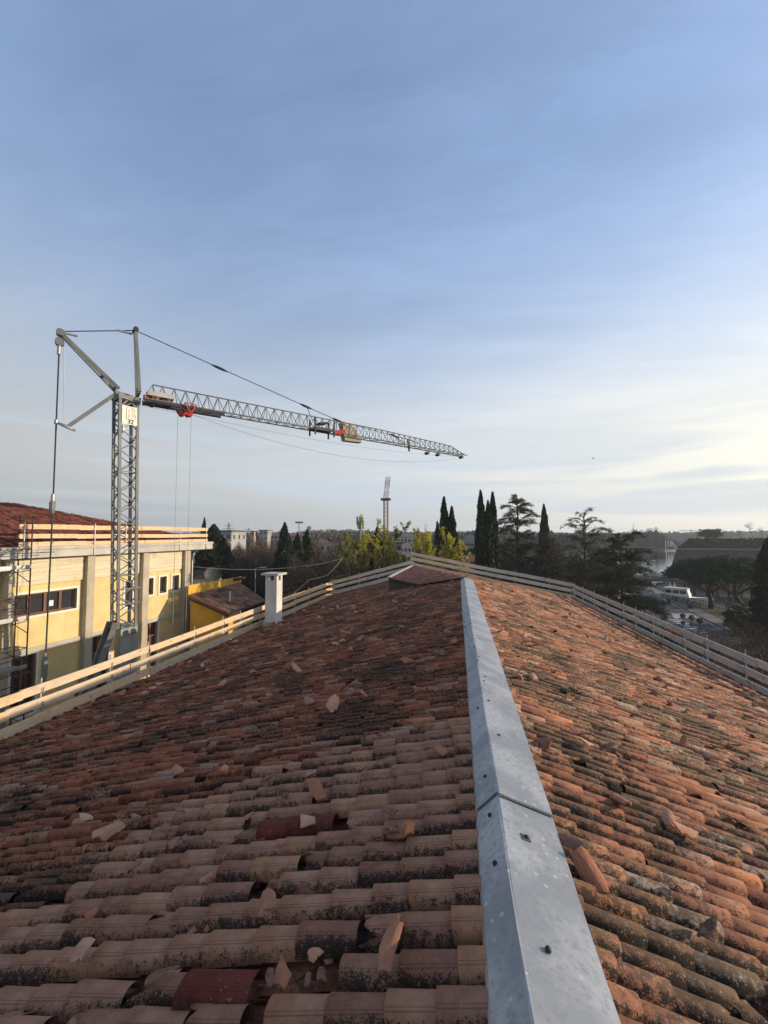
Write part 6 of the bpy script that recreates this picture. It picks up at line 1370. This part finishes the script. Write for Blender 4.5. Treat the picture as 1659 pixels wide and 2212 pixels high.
# tangled twigs that fill the thickets
L_TW = leaf_mat('tangled_twigs', (0.060, 0.042, 0.030), (0.135, 0.100, 0.072), 0.0, 0.95)
def thicket(xa, xb, da, db, ytop, label, seed, n, low=0.0):
    G = np.random.default_rng(seed); x = G.uniform(xa, xb, n); d = G.uniform(da, db, n); P = np.zeros((n, 3)); lump = 0.82 + 0.18 * np.sin(x * 0.11 + seed) * np.sin(x * 0.043) + 0.08 * np.sin(x * 0.31 + d)
    for i in range(n):
        p = gnd(x[i], d[i]); P[i] = (p.x, p.y, low + (px_tree(0, ytop, d[i]) * lump[i] - low) * G.random() ** 0.8)
    return tag(link('twig_thicket', leaf_cloud('twig_thicket', P, 1.5, L_TW, None, seed, 0.1, 0.55, aspect=0.045)), label, 'thicket', kind='stuff')
thicket(480, 760, 56, 84, 1166, 'tangle of bare brown twigs behind the chimney', 301, 60000)
thicket(610, 790, 34, 46, 1200, 'bare brushwood below the far guard rail', 302, 16000)
thicket(1070, 1330, 52, 70, 1178, 'tangle of bare twigs among the cedars', 303, 22000)
thicket(760, 1010, 34, 40, 1196, 'brown stems crowding below the yellow saplings', 304, 16000)
thicket(1470, 1700, 19, 27, 1420, 'twiggy undergrowth between the right rail and the road', 305, 9000)
# ================================================================== FAR TOWN
def cols(name, c, k=0.8, **kw): return plain(name, c, tuple(x * k for x in c), 0.9, 0.3, 5, 0, **kw)
FW_W = cols('far_white_render', (0.34, 0.335, 0.32)); FW_C = cols('far_cream_render', (0.38, 0.34, 0.27)); FW_G = cols('far_grey_render', (0.30, 0.29, 0.28)); FW_O = cols('far_orange_render', (0.55, 0.22, 0.11)); FW_Y = cols('far_yellow_render', (0.34, 0.29, 0.18)); FW_P = cols('far_pink_render', (0.45, 0.33, 0.28))
RF_B = cols('far_brown_roof', (0.16, 0.095, 0.07)); RF_G = cols('far_grey_roof', (0.13, 0.125, 0.12)); RF_R = cols('far_red_roof', (0.21, 0.08, 0.055))
unit = MB(); unit.box(-0.5, 0.5, -0.06, 0.06, -0.5, 0.5); win_me = unit.mesh('window', GLASS)
FWD = Vector((-RT.y, RT.x, 0))
def house(name, x0, x1, ytop, d, depth, label, wm, rm, roof='hip', rise=1.6, yaw=0.0, floors=2, bays=4, balcony=False, cat='house', group=None, win=(0.9, 1.2)):
    p0, p1 = gnd(x0, d), gnd(x1, d); h = px_tree(0, ytop, d) - (rise if roof != 'flat' else 0); c = (p0 + p1) / 2; W = (p1 - p0).length
    T = thing(name, c, label, cat, group); ux = (RT * math.cos(yaw) + FWD * math.sin(yaw)); uy = Vector((-ux.y, ux.x, 0)); o = c - ux * W / 2
    q = lambda a, b, z: o + ux * a + uy * b + dz * z
    m = MB(); m.prism([q(0, 0, 0), q(W, 0, 0), q(W, depth, 0), q(0, depth, 0)], dz * h); m.build('wall', wm, T)
    e = 0.45; m = MB()
    if roof == 'flat': m.prism([q(-e, -e, h), q(W + e, -e, h), q(W + e, depth + e, h), q(-e, depth + e, h)], dz * 0.35)
    else:
        b = [q(-e, -e, h), q(W + e, -e, h), q(W + e, depth + e, h), q(-e, depth + e, h)]; k = min(depth / 2 + e, W / 2) if roof == 'hip' else -e
        if roof == 'hip': r0_, r1_ = q(k, depth / 2, h + rise), q(max(W - k, k + 0.1), depth / 2, h + rise)
        else: r0_, r1_ = q(-e, depth / 2, h + rise), q(W + e, depth / 2, h + rise)
        m.add(b + [r0_, r1_], [(0, 1, 5, 4), (1, 2, 5), (2, 3, 4, 5), (3, 0, 4), (3, 2, 1, 0)])
    m.build('roof', rm, T)
    fh = h / floors
    for f_ in range(floors):
        for k in range(bays):
            w_ = link('window', win_me, T); w_.location = q(W * (k + 0.5) / bays, -0.02, fh * (f_ + 0.55)) - OFF[T.name]; w_.rotation_euler.z = math.atan2(ux.y, ux.x); w_.scale = (win[0], 1, win[1])
        if balcony and f_: m = MB(); m.obox(q(W / 2, -0.6, fh * f_ + 0.1), ux * W / 2, uy * 0.6, dz * 0.12); m.obox(q(W / 2, -1.15, fh * f_ + 0.6), ux * W / 2, uy * 0.05, dz * 0.45); m.build('balcony', FW_W, T)
    for k in range(max(1, int(depth / 4))):
        w_ = link('window', win_me, T); w_.location = q(W + 0.02, depth * (k + 0.5) / max(1, int(depth / 4)), h - fh * 0.5) - OFF[T.name]; w_.rotation_euler.z = math.atan2(uy.y, uy.x); w_.scale = (win[0], 1, win[1])
    return T
house('apartment_house', 432, 500, 1148, 112, 12, 'white apartment house with balconies behind the broad conifer', FW_W, RF_G, 'flat', floors=4, bays=5, balcony=True)
house('office_block', 556, 658, 1152, 215, 16, 'long grey block with a regular grid of windows beyond the thicket', FW_G, RF_R, 'hip', 1.2, floors=5, bays=14, cat='building', win=(1.3, 1.5))
house('stair_tower', 541, 549, 1148, 205, 5, 'narrow cream tower beside the long grey block', FW_Y, RF_G, 'flat', floors=4, bays=1, cat='building')
house('roof_house', 560, 578, 1146, 208, 8, 'white box on the roof line of the long grey block', FW_W, RF_G, 'flat', floors=5, bays=2, cat='building')
house('villa', 676, 716, 1163, 128, 9, 'cream villa with a hipped roof right of the cypress pair', FW_C, RF_B, 'hip', 1.6, 0.2, 3, 3)
house('villa', 716, 760, 1168, 120, 9, 'white villa with terraces next to the cream villa', FW_W, RF_B, 'hip', 1.3, -0.1, 3, 4, True)
house('long_house', 735, 790, 1170, 150, 9, 'long pinkish house behind the leftmost saplings', FW_P, RF_R, 'gable', 1.4, 0.0, 2, 6)
house('orange_house', 777, 786, 1164, 135, 7, 'small orange house behind the saplings', FW_O, RF_B, 'hip', 1.0, 0, 2, 1)
house('apartment_house', 776, 868, 1174, 88, 11, 'apartment block with four rows of balconies behind the saplings', FW_C, RF_B, 'flat', floors=4, bays=7, balcony=True)
house('long_house', 856, 905, 1148, 165, 12, 'dark-roofed house on the skyline behind the yellow saplings', FW_C, RF_G, 'hip', 2.2, 0.1, 3, 6)
house('white_house', 990, 1036, 1154, 78, 10, 'white house with dark roof between the forked and the double cypress', FW_W, RF_G, 'hip', 1.8, -0.25, 3, 4)
house('orange_house', 1006, 1030, 1202, 66, 6, 'low orange wall house seen just above the far rail', FW_O, RF_R, 'gable', 0.8, 0, 1, 2)
def town_label(x, d, k):
    return ('white', 'cream', 'pinkish', 'yellowish')[k % 4] + ' distant house with ' + ('brown', 'red', 'grey')[k % 3] + ' roof ' + ('behind the yellow hall' if x < 450 else 'behind the thicket' if x < 600 else 'behind the cypress pair' if x < 720 else 'behind the left saplings' if x < 820 else 'behind the yellow saplings' if x < 940 else 'behind the forked cypress') + (', nearer row' if d < 340 else ', farther row')
g = random.Random(12)
for k in range(26):
    x = g.uniform(300, 1020); d = g.uniform(260, 430); w_ = g.uniform(12, 30)
    house('town_house', x, x + w_ * 150 / d, 1156 + g.uniform(0, 8), d, 9, town_label(x, d, k), (FW_W, FW_C, FW_P, FW_Y)[k % 4], (RF_B, RF_R, RF_G)[k % 3], g.choice(('hip', 'gable')), 1.6, g.uniform(-0.5, 0.5), 2, 3, group='distant town houses')
# masts on the skyline
def mast(name, x, ytop, d, label, kind):
    p = gnd(x, d); h = px_tree(0, ytop, d); T = thing(name, p, label, 'mast', 'masts on the skyline'); m = MB()
    if kind == 'pylon':
        for s in (-1, 1):
            for r_ in (-1, 1): m.beam(p + RT * s * 2.6 + FWD * r_ * 2.6, p + RT * s * 0.3 + FWD * r_ * 0.3 + dz * h, 0.22, 0.22, up=RT)
        for k in range(9): z0, z1_ = h * k / 9, h * (k + 1) / 9; f0, f1 = 2.6 - 2.3 * k / 9, 2.6 - 2.3 * (k + 1) / 9; m.beam(p - RT * f0 + dz * z0, p + RT * f1 + dz * z1_, 0.15, 0.15, up=FWD); m.beam(p + RT * f0 + dz * z0, p - RT * f1 + dz * z1_, 0.15, 0.15, up=FWD)
        m.build('lattice', PAINT, T); m = MB()
        for z, l in ((0.78, 5.0), (0.9, 3.6)): m.beam(p - RT * l + dz * h * z, p + RT * l + dz * h * z, 0.25, 0.3)
        m.build('cross_arm', PAINT, T)
    else:
        m.tube([p, p + dz * h], [0.45, 0.25], 8); m.build('pole', PAINT, T); m = MB()
        if kind == 'floodlight': m.obox(p + dz * (h - 0.4), RT * 2.2, FWD * 0.3, dz * 0.5)
        elif kind == 'antenna':
            for k in range(6): an = k * 1.05; c = p + Vector((math.cos(an), math.sin(an), 0)) * 0.9; m.box(c.x - 0.2, c.x + 0.2, c.y - 0.2, c.y + 0.2, h - 3.6 + 1.2 * (k % 2), h - 1.2 + 1.2 * (k % 2)); m.beam(p + dz * (h - 1.6), Vector((c.x, c.y, h - 1.6)), 0.1, 0.1)
        elif kind == 'tank': m.tube([p + dz * (h - 4), p + dz * (h - 3.5), p + dz * (h - 0.7), p + dz * h], [0.8, 2.0, 2.0, 0.5], 14)
        else: m.tube([p + dz * (h - 0.1), p + dz * h + RT * 1.2], 0.12, 5)
        m.build('head', PAINT if kind != 'tank' else FW_C, T)
mast('light_mast', 646, 1127, 230, 'tall floodlight pole right of the blunt cypress', 'floodlight'); mast('water_tower', 669, 1136, 300, 'slim water tower on the skyline behind the cypress pair', 'tank'); mast('antenna_mast', 778, 1116, 120, 'telephone antenna mast rising out of the saplings', 'antenna')
mast('power_pylon', 494, 1130, 330, 'lattice power pylon right of the broad conifer', 'pylon'); mast('power_pylon', 537, 1140, 420, 'smaller lattice power pylon left of the cream tower', 'pylon')
for i, (q, t_, lb) in enumerate((((585, 0), 390, 'first thin pole on the arched bridge'), ((630, 0), 388, 'second thin pole on the arched bridge'), ((882, 0), 382, 'third thin pole above the bastion'), ((905, 0), 378, 'fourth thin pole above the bastion'), ((195, 0), 318, 'tall thin stack above the river conifers'))): mast('pole_mast', z7(*q)[0], z7(0, t_)[1], 356 if i < 4 else 420, lb, 'pole')
x_, d_ = z7(825, 0)[0], 480; p = gnd(x_, d_); h = px_tree(0, z7(0, 372)[1], d_); cr3 = thing('tower_crane', p, 'tiny tower crane on the right horizon above the bastion', 'crane'); m = MB(); m.beam(p, p + dz * h, 0.7, 0.7, up=RT); m.build('mast', FW_P, cr3); m = MB(); m.beam(p + dz * (h - 1.5) - RT * 14, p + dz * (h - 1.5) + RT * 5, 0.6, 0.8); m.build('jib', FW_P, cr3)

# ---- far woods: masses of crowns that cannot be counted
def wood(name, xa, xb, d, ytops, label, mat, seed, n=9000, size=2.2, base=0.0, thick=40, clump=3.0, cat='woodland'):
    G = np.random.default_rng(seed); P = []; ncl = max(8, n // 60)
    for k in range(ncl):
        x = G.uniform(xa, xb); dd = d + G.uniform(0, thick); p = gnd(x, dd); top = px_tree(0, np.interp(x, [q[0] for q in ytops], [q[1] for q in ytops]), dd) * G.uniform(0.80, 1.0); r = clump * G.uniform(0.7, 1.4)
        u = G.normal(0, 1, (60, 3)); u /= np.linalg.norm(u, axis=1)[:, None]; u *= G.random((60, 1)) ** 0.33
        zc_ = base + (top - base) * 0.55; P.append(u * np.array([r, r, (top - base) * 0.46]) + np.array([p.x, p.y, zc_]))
    o = link(name, leaf_cloud(name, np.concatenate(P), size, mat, None, seed, 0, 0.3, aspect=0.7)); return tag(o, label, cat, kind='stuff')
wood('far_wood', 380, 700, 250, [(380, 1152), (480, 1150), (560, 1152), (640, 1149), (700, 1151)], 'hazy winter wood behind the thicket', L_FAR, 201, 16000, 1.9, thick=90)
wood('far_wood', 660, 1040, 260, [(660, 1150), (720, 1143), (770, 1146), (850, 1148), (930, 1150), (1040, 1146)], 'hazy wood on the rise behind the saplings', L_FAR, 202, 18000, 1.9, thick=90)
wood('far_wood', 300, 1080, 620, [(300, 1150), (640, 1147), (700, 1141), (770, 1143), (900, 1148), (1080, 1144)], 'faint far wood along the left horizon', L_FAR, 203, 20000, 4.0, thick=200, clump=8)
wood('far_wood', 1010, 1260, 200, [(1010, 1145), (1090, 1144), (1180, 1150), (1260, 1152)], 'hazy wood behind the cedars', L_FAR, 204, 12000, 1.7, thick=60)
rc = random.Random(9)
for k in range(13):
    x = 1354 + 80 * k / 12 + rc.uniform(-4, 4); cypress('far_conifer', gnd(x, 318 + rc.uniform(0, 18)), px_tree(0, (1150, 1146, 1143, 1148, 1150, 1145, 1148, 1142, 1141, 1139, 1146, 1147, 1156)[k] + rc.uniform(-1, 2), 322), rc.uniform(8, 13), 'dark conifer on the far river bank, ' + ('nearest the arched bridge', 'second from the bridge', 'third from the bridge', 'fourth from the bridge', 'fifth from the bridge', 'sixth from the bridge', 'seventh from the bridge', 'eighth from the bridge', 'ninth from the bridge', 'tenth from the bridge', 'eleventh from the bridge', 'twelfth from the bridge', 'farthest from the bridge')[12 - k], 400 + k, n=1500, mat=L_FARG)['group'] = 'conifers on the far river bank'
wood('far_wood', 1150, 1400, 330, [(1150, 1152), (1250, 1150), (1330, 1149), (1400, 1152)], 'hazy tree line on the far river bank', L_FARG, 206, 12000, 2.0, thick=60)
wood('far_wood', 1380, 1780, 600, [(1380, 1150), (1500, 1148), (1600, 1146), (1780, 1146)], 'pale far tree line along the right horizon', L_FAR, 207, 16000, 4.0, thick=220, clump=7)
wood('far_wood', 1060, 1420, 640, [(1060, 1148), (1250, 1150), (1420, 1150)], 'pale far tree line beyond the river', L_FAR, 208, 14000, 4.0, thick=220, clump=7)
wood('bank_scrub', 1180, 1450, 312, [(1180, 1178), (1450, 1181)], 'low reeds and scrub along the far river bank', L_FAR, 209, 6000, 1.2, thick=14, clump=2)
def top_tree(i, x, d, s, label): T = thing('bare_tree', gnd(x, d, 10.0), label, 'tree', 'trees on the bastion'); link('branches', bare_me[i][0], T); T.scale = (s, s, s)
top_tree(1, 1627, 190, 1.0, 'round bare tree standing on top of the bastion'); top_tree(1, 1600, 205, 0.55, 'small bare tree left of the round one on the bastion'); top_tree(0, 1570, 200, 0.5, 'thin bare tree right of the bush on the bastion'); top_tree(1, 1648, 200, 0.7, 'bare tree at the right picture edge on the bastion')
bush('bastion_bush', gnd(1535, 185, 10.0), 4.5, 4.2, 'broad leafless bush on top of the bastion', L_FAR, 210, 3000, 0.7)
# a bird over the river
bp = at(1281, 990, 60); bd = thing('bird', bp, 'small dark bird flying over the river', 'bird'); m = MB(); m.tube([bp - RT * 0.16, bp - RT * 0.05, bp + RT * 0.1, bp + RT * 0.2], [0.01, 0.05, 0.05, 0.01], 6); bo = m.build('body', DARKM, bd)
for s in (-1, 1): m = MB(); m.add([bp + RT * 0.06, bp - RT * 0.08, bp - RT * 0.06 + FWD * s * 0.28 + dz * 0.10, bp - RT * 0.12 + FWD * s * 0.5 + dz * 0.02, bp + RT * 0.02 + FWD * s * 0.3 + dz * 0.11], [(0, 1, 2, 4), (4, 2, 3)]); m.build('wing', DARKM, bd)

# ================================================================== HAZE
def haze():
    m = bpy.data.materials.new('winter_haze'); m.use_nodes = True; t = NT(m.node_tree); t.n.clear()
    v = t.node('ShaderNodeVolumePrincipled', {'Color': (0.86, 0.91, 0.97), 'Density': 0.00032, 'Anisotropy': 0.25}); t.node('ShaderNodeOutputMaterial', {'Volume': v})
    b = MB(); b.box(-2450, 2450, -550, 2550, -3.0, 46.0); tag(b.build('haze', m), 'thin winter haze over the river plain', 'haze', kind='stuff')
haze()
